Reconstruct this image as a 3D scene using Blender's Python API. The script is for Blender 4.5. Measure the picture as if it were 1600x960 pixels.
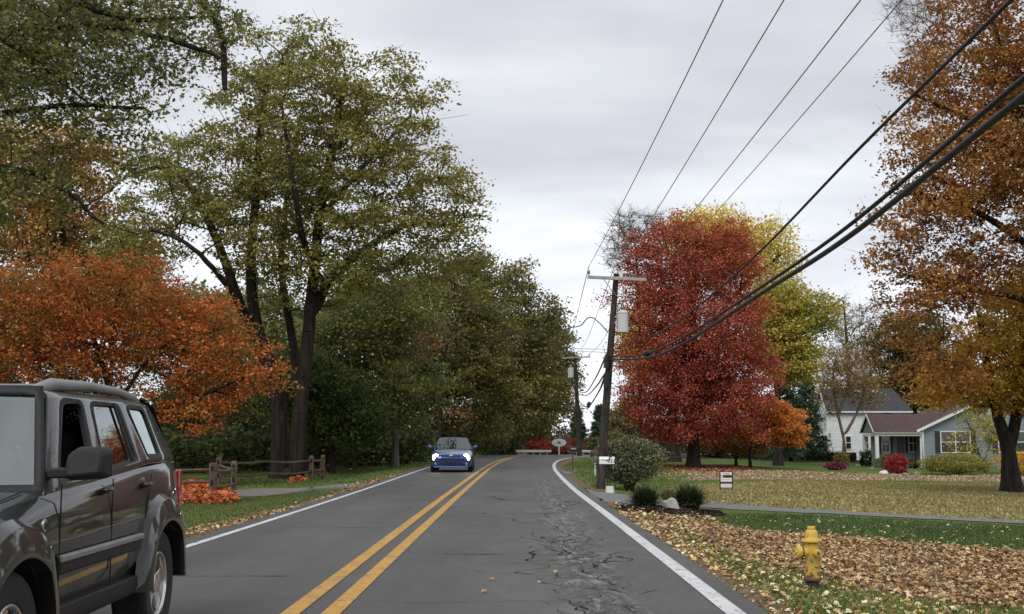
import bpy, bmesh, math, random
import numpy as np
from mathutils import Vector, Matrix, Euler
for _o in list(bpy.data.objects): bpy.data.objects.remove(_o)
SC = bpy.context.scene; COL = SC.collection
PI = math.pi
rng = np.random.default_rng(7); random.seed(7)

# ------------------------------------------------------------------ camera
F = 1880.0; EYE = 1.37
PITCH = math.atan((686-480)/F); YAW = math.atan((811-800)/F*math.cos(PITCH))
cam = bpy.data.cameras.new('camera'); camo = bpy.data.objects.new('camera', cam); COL.objects.link(camo)
cam.sensor_width = 36; cam.lens = F/1600*36; cam.clip_start = .05; cam.clip_end = 4000
camo.location = (0,0,EYE); camo.rotation_euler = (PI/2+PITCH, 0, YAW)
SC.camera = camo
CR = Euler((PI/2+PITCH,0,YAW)).to_matrix()

# ------------------------------------------------------------------ world, sun, exposure
SUN_EL, SUN_AZ = 50, 200      # degrees; azimuth clockwise from +Y: behind the camera, slightly left
w = bpy.data.worlds.new('World'); SC.world = w; w.use_nodes = True
nt = w.node_tree; nt.nodes.clear()
def N(nt, t, **k):
    n = nt.nodes.new(t)
    for a, b in k.items():
        if a == 'i':
            for q, v in b.items(): n.inputs[q].default_value = v
        else: setattr(n, a, b)
    return n
def L(nt, a, b): nt.links.new(a, b)
def ramp(nt, fac, stops, interp='LINEAR'):
    r = N(nt, 'ShaderNodeValToRGB'); cr = r.color_ramp; cr.interpolation = interp
    while len(cr.elements) < len(stops): cr.elements.new(.5)
    for e, (p, c) in zip(cr.elements, stops):
        e.position = p; e.color = (c[0],c[1],c[2],1) if hasattr(c,'__len__') else (c,c,c,1)
    L(nt, fac, r.inputs[0]); return r.outputs[0]
def mix(nt, f, a, b, blend='MIX'):
    m = N(nt, 'ShaderNodeMix', data_type='RGBA', blend_type=blend)
    if isinstance(f, (int,float)): m.inputs[0].default_value = f
    else: L(nt, f, m.inputs[0])
    for s, v in ((6,a),(7,b)):
        if isinstance(v, (tuple,list)): m.inputs[s].default_value = (v[0],v[1],v[2],1)
        else: L(nt, v, m.inputs[s])
    return m.outputs[2]
def mth(nt, op, a, b=0.0, clamp=False):
    m = N(nt, 'ShaderNodeMath', operation=op, use_clamp=clamp)
    for s, v in ((0,a),(1,b)):
        if isinstance(v, (int,float)): m.inputs[s].default_value = v
        else: L(nt, v, m.inputs[s])
    return m.outputs[0]
sky = N(nt,'ShaderNodeTexSky', sky_type='NISHITA', sun_disc=False, sun_elevation=math.radians(SUN_EL), sun_rotation=math.radians(SUN_AZ))
tc = N(nt,'ShaderNodeTexCoord')
sep = N(nt,'ShaderNodeSeparateXYZ'); L(nt, tc.outputs['Generated'], sep.inputs[0])
zc = mth(nt,'ADD', mth(nt,'MAXIMUM', sep.outputs[2], 0.0), .22)
cx = mth(nt,'DIVIDE', sep.outputs[0], zc); cy = mth(nt,'DIVIDE', sep.outputs[1], zc)
comb = N(nt,'ShaderNodeCombineXYZ'); L(nt,cx,comb.inputs[0]); L(nt,cy,comb.inputs[1])
n1 = N(nt,'ShaderNodeTexNoise', i={'Scale':1.1,'Detail':6,'Roughness':.5,'Distortion':.5}); L(nt,comb.outputs[0],n1.inputs['Vector'])
mp = N(nt,'ShaderNodeMapping'); mp.inputs['Scale'].default_value=(.9,1.7,1); L(nt,comb.outputs[0],mp.inputs[0])
n2 = N(nt,'ShaderNodeTexNoise', i={'Scale':1.5,'Detail':5,'Roughness':.5}); L(nt,mp.outputs[0],n2.inputs['Vector'])
cl = mth(nt,'ADD', mth(nt,'MULTIPLY',n1.outputs[0],.5), mth(nt,'MULTIPLY',n2.outputs[0],.5))
ccol = ramp(nt, cl, [(.38,(4.9,5.05,5.55)),(.47,(5.7,5.85,6.3)),(.55,(6.6,6.8,7.2)),(.64,(8.4,8.6,8.9))])
hz = ramp(nt, sep.outputs[2], [(0.0,1.4),(.13,1.25),(.26,1.0),(1.0,1.1)])
ccol = mix(nt, 1.0, ccol, hz, 'MULTIPLY')
scol = mix(nt, .965, sky.outputs[0], ccol)
bg = N(nt,'ShaderNodeBackground', i={'Strength':.115}); L(nt, scol, bg.inputs[0])
wo = N(nt,'ShaderNodeOutputWorld'); L(nt,bg.outputs[0],wo.inputs[0])
sun = bpy.data.lights.new('sun','SUN'); sun.energy = 1.9; sun.angle = math.radians(35); sun.color = (1,.97,.93)
suno = bpy.data.objects.new('sun', sun); COL.objects.link(suno)
_a = math.radians(SUN_AZ); _e = math.radians(SUN_EL)
_d = Vector((math.sin(_a)*math.cos(_e), math.cos(_a)*math.cos(_e), math.sin(_e)))
suno.rotation_euler = _d.to_track_quat('Z','Y').to_euler(); suno.location = _d*60
SC.view_settings.view_transform = 'Standard'; SC.view_settings.look = 'None'
SC.view_settings.exposure = 0.12; SC.view_settings.gamma = 1
SC.cycles.max_bounces = 7; SC.cycles.diffuse_bounces = 4; SC.cycles.transparent_max_bounces = 8

# ------------------------------------------------------------------ materials
def hx(r,g,b):   # sRGB 0-255 -> linear
    f = lambda c: (c/255/12.92) if c <= 10 else ((c/255+.055)/1.055)**2.4
    return (f(r),f(g),f(b))
def new_mat(name):
    m = bpy.data.materials.new(name); m.use_nodes = True; t = m.node_tree; t.nodes.clear()
    out = N(t,'ShaderNodeOutputMaterial'); b = N(t,'ShaderNodeBsdfPrincipled'); L(t,b.outputs[0],out.inputs[0])
    return m, t, b, out
def plain(name, col, rough=.6, metal=0, noise=.12, scale=8, bump=0, spec=.5, coat=0, emis=None, es=0, stops=None, coord='Object'):
    m, t, b, out = new_mat(name)
    tc = N(t,'ShaderNodeTexCoord'); n = N(t,'ShaderNodeTexNoise', i={'Scale':scale,'Detail':5,'Roughness':.6}); L(t,tc.outputs[coord],n.inputs['Vector'])
    lo = tuple(c*(1-noise) for c in col); hi = tuple(min(1,c*(1+noise)) for c in col)
    c = ramp(t, n.outputs[0], stops or [(.3,lo),(.7,hi)])
    L(t,c,b.inputs['Base Color']); b.inputs['Roughness'].default_value = rough; b.inputs['Metallic'].default_value = metal
    b.inputs['Specular IOR Level'].default_value = spec; b.inputs['Coat Weight'].default_value = coat; b.inputs['Coat Roughness'].default_value=.03
    if emis: b.inputs['Emission Color'].default_value = (*emis,1); b.inputs['Emission Strength'].default_value = es
    if bump:
        bp = N(t,'ShaderNodeBump', i={'Strength':.6,'Distance':bump}); L(t,n.outputs[0],bp.inputs['Height']); L(t,bp.outputs[0],b.inputs['Normal'])
    return m
def bark_mat(name, c1, c2, scale=6):
    m, t, b, out = new_mat(name)
    tc = N(t,'ShaderNodeTexCoord'); mp = N(t,'ShaderNodeMapping'); mp.inputs['Scale'].default_value=(1,1,.16); L(t,tc.outputs['Object'],mp.inputs[0])
    n = N(t,'ShaderNodeTexNoise', i={'Scale':scale,'Detail':6,'Roughness':.65,'Distortion':.4}); L(t,mp.outputs[0],n.inputs['Vector'])
    L(t, ramp(t,n.outputs[0],[(.35,c1),(.65,c2)]), b.inputs['Base Color']); b.inputs['Roughness'].default_value=.9; b.inputs['Specular IOR Level'].default_value=.2
    bp = N(t,'ShaderNodeBump', i={'Strength':.9,'Distance':.06}); L(t,n.outputs[0],bp.inputs['Height']); L(t,bp.outputs[0],b.inputs['Normal'])
    return m
def leaf_mat(name, cols, clump=.35, tl=.4, patch=None, sat=.86, gain=None):
    """cols: list of linear colours picked per leaf; 'patch' colours drift over the crown in large patches"""
    m, t, b, out = new_mat(name)
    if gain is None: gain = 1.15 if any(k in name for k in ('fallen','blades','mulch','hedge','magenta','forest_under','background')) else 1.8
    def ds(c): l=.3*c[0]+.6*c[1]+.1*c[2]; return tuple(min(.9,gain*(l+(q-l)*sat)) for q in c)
    cols=[ds(c) for c in cols]; patch=ds(patch) if patch else None
    g = N(t,'ShaderNodeNewGeometry'); k = len(cols)
    c = ramp(t, g.outputs['Random Per Island'], [(i/k, col) for i, col in enumerate(cols)], 'CONSTANT')
    tc = N(t,'ShaderNodeTexCoord'); n = N(t,'ShaderNodeTexNoise', i={'Scale':clump,'Detail':3,'Roughness':.6}); L(t,tc.outputs['Object'],n.inputs['Vector'])
    if patch:
        c = mix(t, ramp(t,n.outputs[0],[(.44,0),(.6,1)]), c, mix(t,.75,c,patch))
    v = ramp(t, n.outputs[0], [(.3,.78),(.7,1.2)]); c = mix(t, 1.0, c, v, 'MULTIPLY')
    L(t,c,b.inputs['Base Color']); b.inputs['Roughness'].default_value=.65; b.inputs['Specular IOR Level'].default_value=.25
    tr = N(t,'ShaderNodeBsdfTranslucent'); L(t,c,tr.inputs[0]); ms = N(t,'ShaderNodeMixShader'); ms.inputs[0].default_value=tl
    L(t,b.outputs[0],ms.inputs[1]); L(t,tr.outputs[0],ms.inputs[2]); L(t,ms.outputs[0],out.inputs[0])
    return m

# ------------------------------------------------------------------ object helpers
def tag(o, label=None, cat=None, group=None, kind=None):
    if label: o['label'] = label
    if cat: o['category'] = cat
    if group: o['group'] = group
    if kind: o['kind'] = kind
    return o
def link(name, me, mat=None, parent=None, smooth=False, ang=None):
    o = bpy.data.objects.new(name, me); COL.objects.link(o)
    if mat is not None: me.materials.append(mat)
    if parent is not None: o.parent = parent
    if smooth or ang:
        me.polygons.foreach_set('use_smooth', np.ones(len(me.polygons), bool))
        if ang: me.set_sharp_from_angle(angle=math.radians(ang))
    return o
def empty(name, loc, rz=0, **k):
    o = bpy.data.objects.new(name, None); COL.objects.link(o); o.location = loc; o.rotation_euler = (0,0,rz); o.empty_display_size=.3
    return tag(o, **k)
def npmesh(name, V, Fc):
    """V Nx3, Fc MxK (same K)"""
    V = np.asarray(V, np.float32); Fc = np.asarray(Fc, np.int32)
    me = bpy.data.meshes.new(name); me.vertices.add(len(V)); me.vertices.foreach_set('co', V.ravel())
    k = Fc.shape[1]; me.loops.add(Fc.size); me.loops.foreach_set('vertex_index', Fc.ravel())
    me.polygons.add(len(Fc)); me.polygons.foreach_set('loop_start', np.arange(0,Fc.size,k,dtype=np.int32))
    me.update(calc_edges=True); return me
class MB:
    """collects simple solids into one mesh"""
    def __init__(s): s.v=[]; s.f=[]
    def add(s, vs, fs):
        n=len(s.v); s.v+= [tuple(v) for v in vs]; s.f+= [tuple(i+n for i in f) for f in fs]; return s
    def box(s, x0,x1,y0,y1,z0,z1, M=None):
        vs=[Vector((x,y,z)) for z in (z0,z1) for y in (y0,y1) for x in (x0,x1)]
        if M is not None: vs=[M@v for v in vs]
        return s.add(vs,[(0,2,3,1),(4,5,7,6),(0,1,5,4),(2,6,7,3),(0,4,6,2),(1,3,7,5)])
    def bar(s, a, b, wx, wy, up=(0,0,1)):
        a=Vector(a); b=Vector(b); d=(b-a).normalized(); u=Vector(up)
        if abs(d.dot(u))>.95: u=Vector((0,1,0))
        sx=d.cross(u).normalized(); sy=sx.cross(d).normalized()
        vs=[p+sx*i*wx/2+sy*j*wy/2 for p in (a,b) for (i,j) in ((-1,-1),(1,-1),(1,1),(-1,1))]
        return s.add(vs,[(3,2,1,0),(4,5,6,7),(0,1,5,4),(1,2,6,5),(2,3,7,6),(3,0,4,7)])
    def tube(s, pts, r, n=8, cap=True):
        pts=[Vector(p) for p in pts]; R = r if hasattr(r,'__len__') else [r]*len(pts); base=len(s.v); prev=None
        for i,p in enumerate(pts):
            d=(pts[min(i+1,len(pts)-1)]-pts[max(i-1,0)]).normalized()
            if prev is None:
                u=Vector((0,0,1)) if abs(d.z)<.9 else Vector((1,0,0)); sx=d.cross(u).normalized()
            else: sx=(prev-d*prev.dot(d)).normalized()
            prev=sx; sy=d.cross(sx)
            for k in range(n):
                a=2*PI*k/n; s.v.append(tuple(p+sx*math.cos(a)*R[i]+sy*math.sin(a)*R[i]))
        for i in range(len(pts)-1):
            for k in range(n):
                a=base+i*n+k; b=base+i*n+(k+1)%n; s.f.append((a,b,b+n,a+n))
        if cap:
            s.f.append(tuple(base+k for k in range(n))[::-1]); e=base+(len(pts)-1)*n; s.f.append(tuple(e+k for k in range(n)))
        return s
    def lathe(s, prof, n=20, M=None, cap=True):
        """prof [(r,z)] about z, M places it"""
        M = M or Matrix(); base=len(s.v)
        for (r,z) in prof:
            for k in range(n):
                a=2*PI*k/n; s.v.append(tuple(M@Vector((r*math.cos(a),r*math.sin(a),z))))
        for i in range(len(prof)-1):
            for k in range(n):
                a=base+i*n+k; b=base+i*n+(k+1)%n; s.f.append((a,b,b+n,a+n))
        if cap:
            s.f.append(tuple(base+k for k in range(n))[::-1]); e=base+(len(prof)-1)*n; s.f.append(tuple(e+k for k in range(n)))
        return s
    def prism(s, poly, d0, d1, axis='y', M=None):
        """poly of 2-D points extruded along axis from d0 to d1"""
        n=len(poly); vs=[]
        for d in (d0,d1):
            for (a,b) in poly:
                vs.append(Vector({'x':(d,a,b),'y':(a,d,b),'z':(a,b,d)}[axis]))
        if M is not None: vs=[M@v for v in vs]
        return s.add(vs,[tuple(range(n))[::-1],tuple(range(n,2*n))]+[(i,(i+1)%n,(i+1)%n+n,i+n) for i in range(n)])
    def build(s, name, mat, parent=None, smooth=False, ang=None, bevel=0, kind=None, fix=True):
        me=bpy.data.meshes.new(name); me.from_pydata(s.v,[],s.f)
        if fix or bevel:
            bm=bmesh.new(); bm.from_mesh(me); bmesh.ops.recalc_face_normals(bm, faces=bm.faces); bm.to_mesh(me); bm.free()
        o=link(name,me,mat,parent,smooth,ang)
        if bevel:
            md=o.modifiers.new('bevel','BEVEL'); md.width=bevel; md.segments=2; md.limit_method='ANGLE'; md.angle_limit=math.radians(40)
            if not smooth and not ang: me.polygons.foreach_set('use_smooth', np.ones(len(me.polygons), bool)); me.set_sharp_from_angle(angle=math.radians(50))
        if kind: o['kind']=kind
        return o
def copy_tree(o, parent=None):
    c=o.copy(); COL.objects.link(c)
    if parent is not None: c.parent=parent
    for ch in list(o.children): copy_tree(ch,c)
    return c

# ------------------------------------------------------------------ road layout and terrain
RL=[(1.7,-12),(1.7,10),(1.6,22),(1.5,33),(1.52,44),(1.68,58),(2.1,70),(3.0,82),(4.4,91.5),(6.9,101),(11,111),(17.5,121),(26.5,131),(40,146),(60,166)]
CL=[(-1.64,-12),(-1.64,10),(-1.64,22),(-1.62,33),(-1.58,44),(-1.5,58),(-1.3,70),(-.9,82),(-.3,93),(.8,104),(4.6,115),(10.5,125),(19.5,136),(33,151),(53,171)]
LL=[(-4.3,-12),(-4.28,10),(-4.2,22),(-4.2,33),(-4.28,44),(-4.35,58),(-4.3,70),(-4.1,82),(-3.6,94),(-2.3,107),(1.3,119),(7.3,129.5),(16,141),(29.5,156),(49,176)]
def dense(P, k=24):
    P=np.array(P,float); out=[]
    Q=np.vstack([2*P[0]-P[1],P,2*P[-1]-P[-2]])
    tk=[0]
    for i in range(len(P)-1):
        p0,p1,p2,p3=Q[i],Q[i+1],Q[i+2],Q[i+3]
        # centripetal-ish: non-uniform hermite
        d0=np.linalg.norm(p1-p0); d1=np.linalg.norm(p2-p1); d2=np.linalg.norm(p3-p2)
        m1=((p2-p1)/d1*d0+(p1-p0)/d0*d1)/(d0+d1)*d1; m2=((p3-p2)/d2*d1+(p2-p1)/d1*d2)/(d1+d2)*d1
        for j in range(k):
            t=j/k; out.append((2*t**3-3*t*t+1)*p1+(t**3-2*t*t+t)*m1+(-2*t**3+3*t*t)*p2+(t**3-t*t)*m2)
    out.append(P[-1]); return np.array(out)
Rd,Cd,Ld=dense(RL),dense(CL),dense(LL)
def nrm(P):
    d=np.gradient(P,axis=0); d/=np.linalg.norm(d,axis=1)[:,None]; return np.stack([d[:,1],-d[:,0]],1)  # to the right
Rn,Cn,Ln=nrm(Rd),nrm(Cd),nrm(Ld)
Re=Rd+Rn*.27; Le=Ld-Ln*.3
def sm(a,b,x): t=np.clip((x-a)/(b-a),0,1); return t*t*(3-2*t)
def crest(x,y): return -.012*np.maximum(0,np.asarray(y,float)-104)-.0*np.asarray(x)
def side_dist(x,y):
    """signed: >0 right of the road's right edge, <0 left of its left edge, 0 within"""
    x=np.atleast_1d(np.asarray(x,float)).ravel(); y=np.atleast_1d(np.asarray(y,float)).ravel(); p=np.stack([x,y],1)
    out=np.zeros(len(p))
    for s in range(0,len(p),4000):
        q=p[s:s+4000]
        d=((q[:,None,:]-Cd[None,::3,:])**2).sum(2); i=d.argmin(1)*3
        off=((q-Cd[i])*Cn[i]).sum(1); hr=((Re[i]-Cd[i])*Cn[i]).sum(1); hl=((Le[i]-Cd[i])*Cn[i]).sum(1)
        out[s:s+4000]=np.where(off>hr,off-hr,np.where(off<hl,off-hl,0))
    return out
def H(x,y):
    x=np.asarray(x,float); shp=x.shape; xf=np.atleast_1d(x).ravel(); yf=np.atleast_1d(np.asarray(y,float)).ravel()
    d=side_dist(xf,yf)
    r=-.33*sm(.3,3.2,d)-.45*sm(6,24,d); l=-.33*sm(.3,3.5,-d)
    z=r+l+crest(xf,yf)
    z=np.where(d==0,z-.05,z-.012)
    return z.reshape(shp) if shp else float(z[0])
def ray(px,py):
    v=CR@Vector(((px-800)/F,(480-py)/F,-1)); return v/v.y
def P(px,py,Y):
    r=ray(px,py); return Vector((r.x*Y,Y,EYE+r.z*Y))
def G(px,py):
    """ground under a direction of view"""
    r=ray(px,py); Y=EYE/-r.z
    for _ in range(40):
        z=H(np.array([r.x*Y]),np.array([Y]))[0]; Yn=(EYE-z)/-r.z; Y=Y+.6*(Yn-Y)
    return Vector((r.x*Y,Y,H(np.array([r.x*Y]),np.array([Y]))[0]))
def onground(px,Y,dz=0):
    x=(ray(px,686).x)*Y; return Vector((x,Y,H(np.array([x]),np.array([Y]))[0]+dz))
def inpoly(X,Yv,poly):
    c=np.zeros(len(X),bool); n=len(poly)
    for i in range(n):
        x1,y1=poly[i]; x2,y2=poly[(i+1)%n]
        if y1==y2: continue
        m=((y1>Yv)!=(y2>Yv)); c^= m&(X<(x2-x1)*(Yv-y1)/(y2-y1)+x1)
    return c
def gpoly(pts): return [(G(*p).x,G(*p).y) for p in pts]
# ------------------------------------------------------------------ ground sheet
xs=np.unique(np.concatenate([np.linspace(-12,22,130),np.linspace(-60,-12,49),np.linspace(22,80,59),[-1500,-700,-300,-150,-90,110,160,300,700,1500]]))
ys=np.unique(np.concatenate([np.linspace(5,52,170),np.linspace(52,140,120),np.linspace(-14,5,20),[-900,-300,-80,-30,150,160,170,180,200,230,280,400,700,1300,2500]]))
X,Y=np.meshgrid(xs,ys); Xf,Yf=X.ravel(),Y.ravel()
sd=side_dist(Xf,Yf); Z=H(Xf,Yf)
und=np.sin(Xf*.9+1)*np.cos(Yf*.7)*.015+np.sin(Xf*.31)*np.sin(Yf*.23)*.03
Z=Z+und*sm(1,4,np.abs(sd))*(np.abs(Xf)<90)
far=np.hypot(Xf,Yf-100); Z=np.where(far>200,np.maximum(Z,-1.5),Z)
nx,ny=len(xs),len(ys)
idx=np.arange(nx*ny).reshape(ny,nx)
Fc=np.stack([idx[:-1,:-1],idx[:-1,1:],idx[1:,1:],idx[1:,:-1]],-1).reshape(-1,4)
gme=npmesh('ground',np.stack([Xf,Yf,Z],1),Fc)
def attr(name,val):
    a=gme.attributes.new(name,'FLOAT','POINT'); a.data.foreach_set('value',np.asarray(val,np.float32))
# where each ground cover really lies
tanP=gpoly([(1040,757),(1200,752),(1700,752),(1700,822),(1420,806),(1100,788),(1060,775)])
litP=gpoly([(1010,740),(1080,734),(1250,737),(1700,741),(1700,753),(1430,751),(1250,750),(1080,750),(1020,748)])
redP=gpoly([(1000,727),(1060,727),(1140,727),(1190,733),(1150,737),(1040,738),(1000,736)])
nearP=gpoly([(985,797),(1120,806),(1300,832),(1420,842),(1700,862),(1750,959),(1150,959),(1060,905),(1000,850)])
tan=inpoly(Xf,Yf,tanP)*1.0; lit=inpoly(Xf,Yf,litP)*1.0; red=inpoly(Xf,Yf,redP)*1.0; near=inpoly(Xf,Yf,nearP)*1.0
dirt=np.clip(1-(np.abs(sd)-.0)/np.where(sd>0,1.1,1.3),0,1)*(np.abs(sd)>0)+ (sd==0)
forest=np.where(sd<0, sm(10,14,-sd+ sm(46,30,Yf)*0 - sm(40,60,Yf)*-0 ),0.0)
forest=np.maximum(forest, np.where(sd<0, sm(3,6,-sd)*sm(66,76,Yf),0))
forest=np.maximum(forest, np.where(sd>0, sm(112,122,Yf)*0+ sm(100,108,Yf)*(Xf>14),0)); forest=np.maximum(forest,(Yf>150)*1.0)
for n,v in (('tan',tan),('litter',lit),('redlitter',red),('near',near),('dirt',dirt),('forest',forest)): attr(n,v)
m,t,b,out=new_mat('lawn_ground')
tc=N(t,'ShaderNodeTexCoord')
def nz(s,d=6,r=.6): 
    n=N(t,'ShaderNodeTexNoise',i={'Scale':s,'Detail':d,'Roughness':r}); L(t,tc.outputs['Object'],n.inputs['Vector']); return n.outputs[0]
n_f,n_m,n_l=nz(14),nz(2.2),nz(.35)
def A(name): a=N(t,'ShaderNodeAttribute',attribute_name=name); return a.outputs['Fac']
def msk(a,n,k=1.0):   # ragged edge
    return ramp(t, mth(t,'ADD',A(a),mth(t,'MULTIPLY',mth(t,'SUBTRACT',n,.5),k)), [(.4,0),(.62,1)])
g=ramp(t,n_f,[(.3,(.042,.07,.016)),(.55,(.075,.11,.026)),(.75,(.12,.15,.04))])
g=mix(t,ramp(t,n_l,[(.42,0),(.62,1)]),g,ramp(t,n_f,[(.3,(.08,.11,.02)),(.7,(.16,.17,.045))]))
tanc=ramp(t,n_f,[(.3,(.115,.095,.035)),(.5,(.21,.165,.07)),(.7,(.36,.27,.14))])
tanc=mix(t,ramp(t,n_m,[(.45,0),(.62,.7)]),tanc,ramp(t,n_f,[(.3,(.09,.105,.025)),(.7,(.17,.16,.05))]))
litc=ramp(t,n_f,[(.3,(.12,.07,.045)),(.5,(.24,.16,.11)),(.7,(.42,.31,.22))])
redc=ramp(t,n_f,[(.3,(.06,.025,.015)),(.7,(.16,.06,.035))])
dirc=ramp(t,n_f,[(.3,(.07,.05,.03)),(.5,(.15,.105,.06)),(.72,(.28,.2,.12))])
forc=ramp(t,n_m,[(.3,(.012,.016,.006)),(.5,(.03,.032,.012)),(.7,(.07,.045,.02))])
c=mix(t,msk('tan',n_m),g,tanc); c=mix(t,msk('litter',n_m),c,litc); c=mix(t,msk('redlitter',n_m),c,redc)
c=mix(t,mth(t,'MULTIPLY',msk('near',n_m),ramp(t,n_m,[(.42,0),(.55,.85)])),c,dirc)
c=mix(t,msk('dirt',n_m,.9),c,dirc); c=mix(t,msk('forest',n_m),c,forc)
L(t,c,b.inputs['Base Color']); b.inputs['Roughness'].default_value=.95; b.inputs['Specular IOR Level'].default_value=.1
bp=N(t,'ShaderNodeBump',i={'Strength':.8,'Distance':.05}); L(t,n_f,bp.inputs['Height']); L(t,bp.outputs[0],b.inputs['Normal'])
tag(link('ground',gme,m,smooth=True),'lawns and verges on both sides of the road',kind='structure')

# ------------------------------------------------------------------ road
def strip(name,A_,B_,dz,mat,mid=0,**k):
    n=len(A_); cols=[A_+(B_-A_)*f for f in np.linspace(0,1,mid+2)]; V=[]
    for c_ in cols: V.append(np.column_stack([c_,crest(c_[:,0],c_[:,1])+dz]))
    V=np.concatenate(V); q=[]
    for j in range(len(cols)-1):
        i=np.arange(n-1); q.append(np.stack([j*n+i,(j+1)*n+i,(j+1)*n+i+1,j*n+i+1],1))
    return link(name,npmesh(name,V,np.concatenate(q)),mat)
m,t,b,out=new_mat('asphalt')
tc=N(t,'ShaderNodeTexCoord'); sp=N(t,'ShaderNodeSeparateXYZ'); L(t,tc.outputs['Object'],sp.inputs[0])
def nz2(s,d=5,r=.6,sc=(1,1,1),dist=0):
    mp=N(t,'ShaderNodeMapping'); mp.inputs['Scale'].default_value=sc; L(t,tc.outputs['Object'],mp.inputs[0])
    n=N(t,'ShaderNodeTexNoise',i={'Scale':s,'Detail':d,'Roughness':r,'Distortion':dist}); L(t,mp.outputs[0],n.inputs['Vector']); return n.outputs[0]
grain=nz2(90,3,.7); big=nz2(.5,5,.6,(1,.3,1)); med=nz2(3.2,6,.65,(1,.45,1),.6)
col=ramp(t,grain,[(.3,(.046,.046,.047)),(.5,(.08,.08,.081)),(.72,(.145,.145,.146))])
col=mix(t,1.0,col,ramp(t,big,[(.3,.68),(.52,1.0),(.68,1.2)]),'MULTIPLY')
# darker wheel tracks of each lane
def band(c0,wd): 
    d=mth(t,'ABSOLUTE',mth(t,'SUBTRACT',sp.outputs[0],c0)); return ramp(t,mth(t,'DIVIDE',d,wd),[(.2,1),(1,0)])
oil=mth(t,'ADD',mth(t,'ADD',band(-.75,.5),band(.55,.45)),mth(t,'ADD',band(-2.3,.4),band(-3.7,.4)),True)
col=mix(t,mth(t,'MULTIPLY',oil,.22),col,(.05,.05,.052))
# broken, worn wheel track at the right of the lane
wob=mth(t,'MULTIPLY',mth(t,'SUBTRACT',nz2(.35,2,.5),.5),1.0)
dx=mth(t,'ABSOLUTE',mth(t,'SUBTRACT',mth(t,'SUBTRACT',sp.outputs[0],.72),wob))
trk=ramp(t,dx,[(.1,1),(.5,0)])
trk=mth(t,'MULTIPLY',trk,ramp(t,mth(t,'DIVIDE',sp.outputs[1],60.0),[(.1,.75),(.2,1),(.62,1),(.85,0)]))
pale=mth(t,'MULTIPLY',trk,ramp(t,nz2(3.4,9,.78,(1.3,.3,1),1.6),[(.5,0),(.545,.85)]))
col=mix(t,pale,col,ramp(t,grain,[(.35,(.12,.12,.125)),(.65,(.3,.3,.32))]))
vor=N(t,'ShaderNodeTexVoronoi',feature='DISTANCE_TO_EDGE',i={'Scale':1.7}); 
nd=N(t,'ShaderNodeTexNoise',i={'Scale':2.5,'Detail':5}); L(t,tc.outputs['Object'],nd.inputs['Vector'])
vv=N(t,'ShaderNodeVectorMath',operation='MULTIPLY_ADD'); L(t,nd.outputs['Color'],vv.inputs[0]); vv.inputs[1].default_value=(.7,.5,0); _m=N(t,'ShaderNodeMapping'); _m.inputs['Scale'].default_value=(1,.4,1); L(t,tc.outputs['Object'],_m.inputs[0]); L(t,_m.outputs[0],vv.inputs[2]); L(t,vv.outputs[0],vor.inputs['Vector'])
crk=ramp(t,vor.outputs['Distance'],[(.015,1),(.06,0)])
ck=mth(t,'MULTIPLY',crk,ramp(t,dx,[(.0,1),(.3,.6),(.6,0)])); ck=mth(t,'MULTIPLY',ck,ramp(t,nz2(1.3,3),[(.38,0),(.45,1)]))
dark=mth(t,'MULTIPLY',trk,ramp(t,nz2(5,8,.72,(1.5,.22,1),1.0),[(.54,0),(.58,1)]))
# faint transverse seams
sy=N(t,'ShaderNodeTexNoise',i={'Scale':.7,'Detail':3}); L(t,tc.outputs['Object'],sy.inputs['Vector'])
yy=mth(t,'ADD',sp.outputs[1],mth(t,'MULTIPLY',sy.outputs[0],.7)); fr=mth(t,'ABSOLUTE',mth(t,'SUBTRACT',mth(t,'FRACT',mth(t,'DIVIDE',yy,4.3)),.5))
seam=mth(t,'MULTIPLY',ramp(t,fr,[(.004,.7),(.016,0)]),ramp(t,nz2(.9,3),[(.48,0),(.56,.8)]))
# long ragged crack nearer the verge
dl=mth(t,'ABSOLUTE',mth(t,'SUBTRACT',sp.outputs[0],mth(t,'ADD',.95,mth(t,'MULTIPLY',mth(t,'SUBTRACT',nz2(1.4,6,.75),.5),1.1))))
lc=mth(t,'MULTIPLY',ramp(t,dl,[(.02,1),(.07,0)]),ramp(t,nz2(.8,2),[(.42,0),(.47,1)]))
lc=mth(t,'MULTIPLY',lc,ramp(t,mth(t,'DIVIDE',sp.outputs[1],60.0),[(.62,1),(.8,0)]))
allc=mth(t,'MAXIMUM',mth(t,'MAXIMUM',ck,dark),mth(t,'MAXIMUM',seam,lc))
col=mix(t,mth(t,'MULTIPLY',allc,.55),col,(.022,.022,.024))
col=mix(t,1.0,col,(1.0,.975,.92),'MULTIPLY')
L(t,col,b.inputs['Base Color']); L(t,ramp(t,med,[(.4,.7),(.6,.6)]),b.inputs['Roughness']); b.inputs['Specular IOR Level'].default_value=.35
bh=mth(t,'SUBTRACT',grain,mth(t,'MULTIPLY',allc,2.5)); bp=N(t,'ShaderNodeBump',i={'Strength':.5,'Distance':.006}); L(t,bh,bp.inputs['Height']); L(t,bp.outputs[0],b.inputs['Normal'])
ASPH=m
road=strip('road',Le,Re,0,ASPH,mid=4); tag(road,'two lane grey asphalt road curving away to the right',kind='structure')
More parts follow.
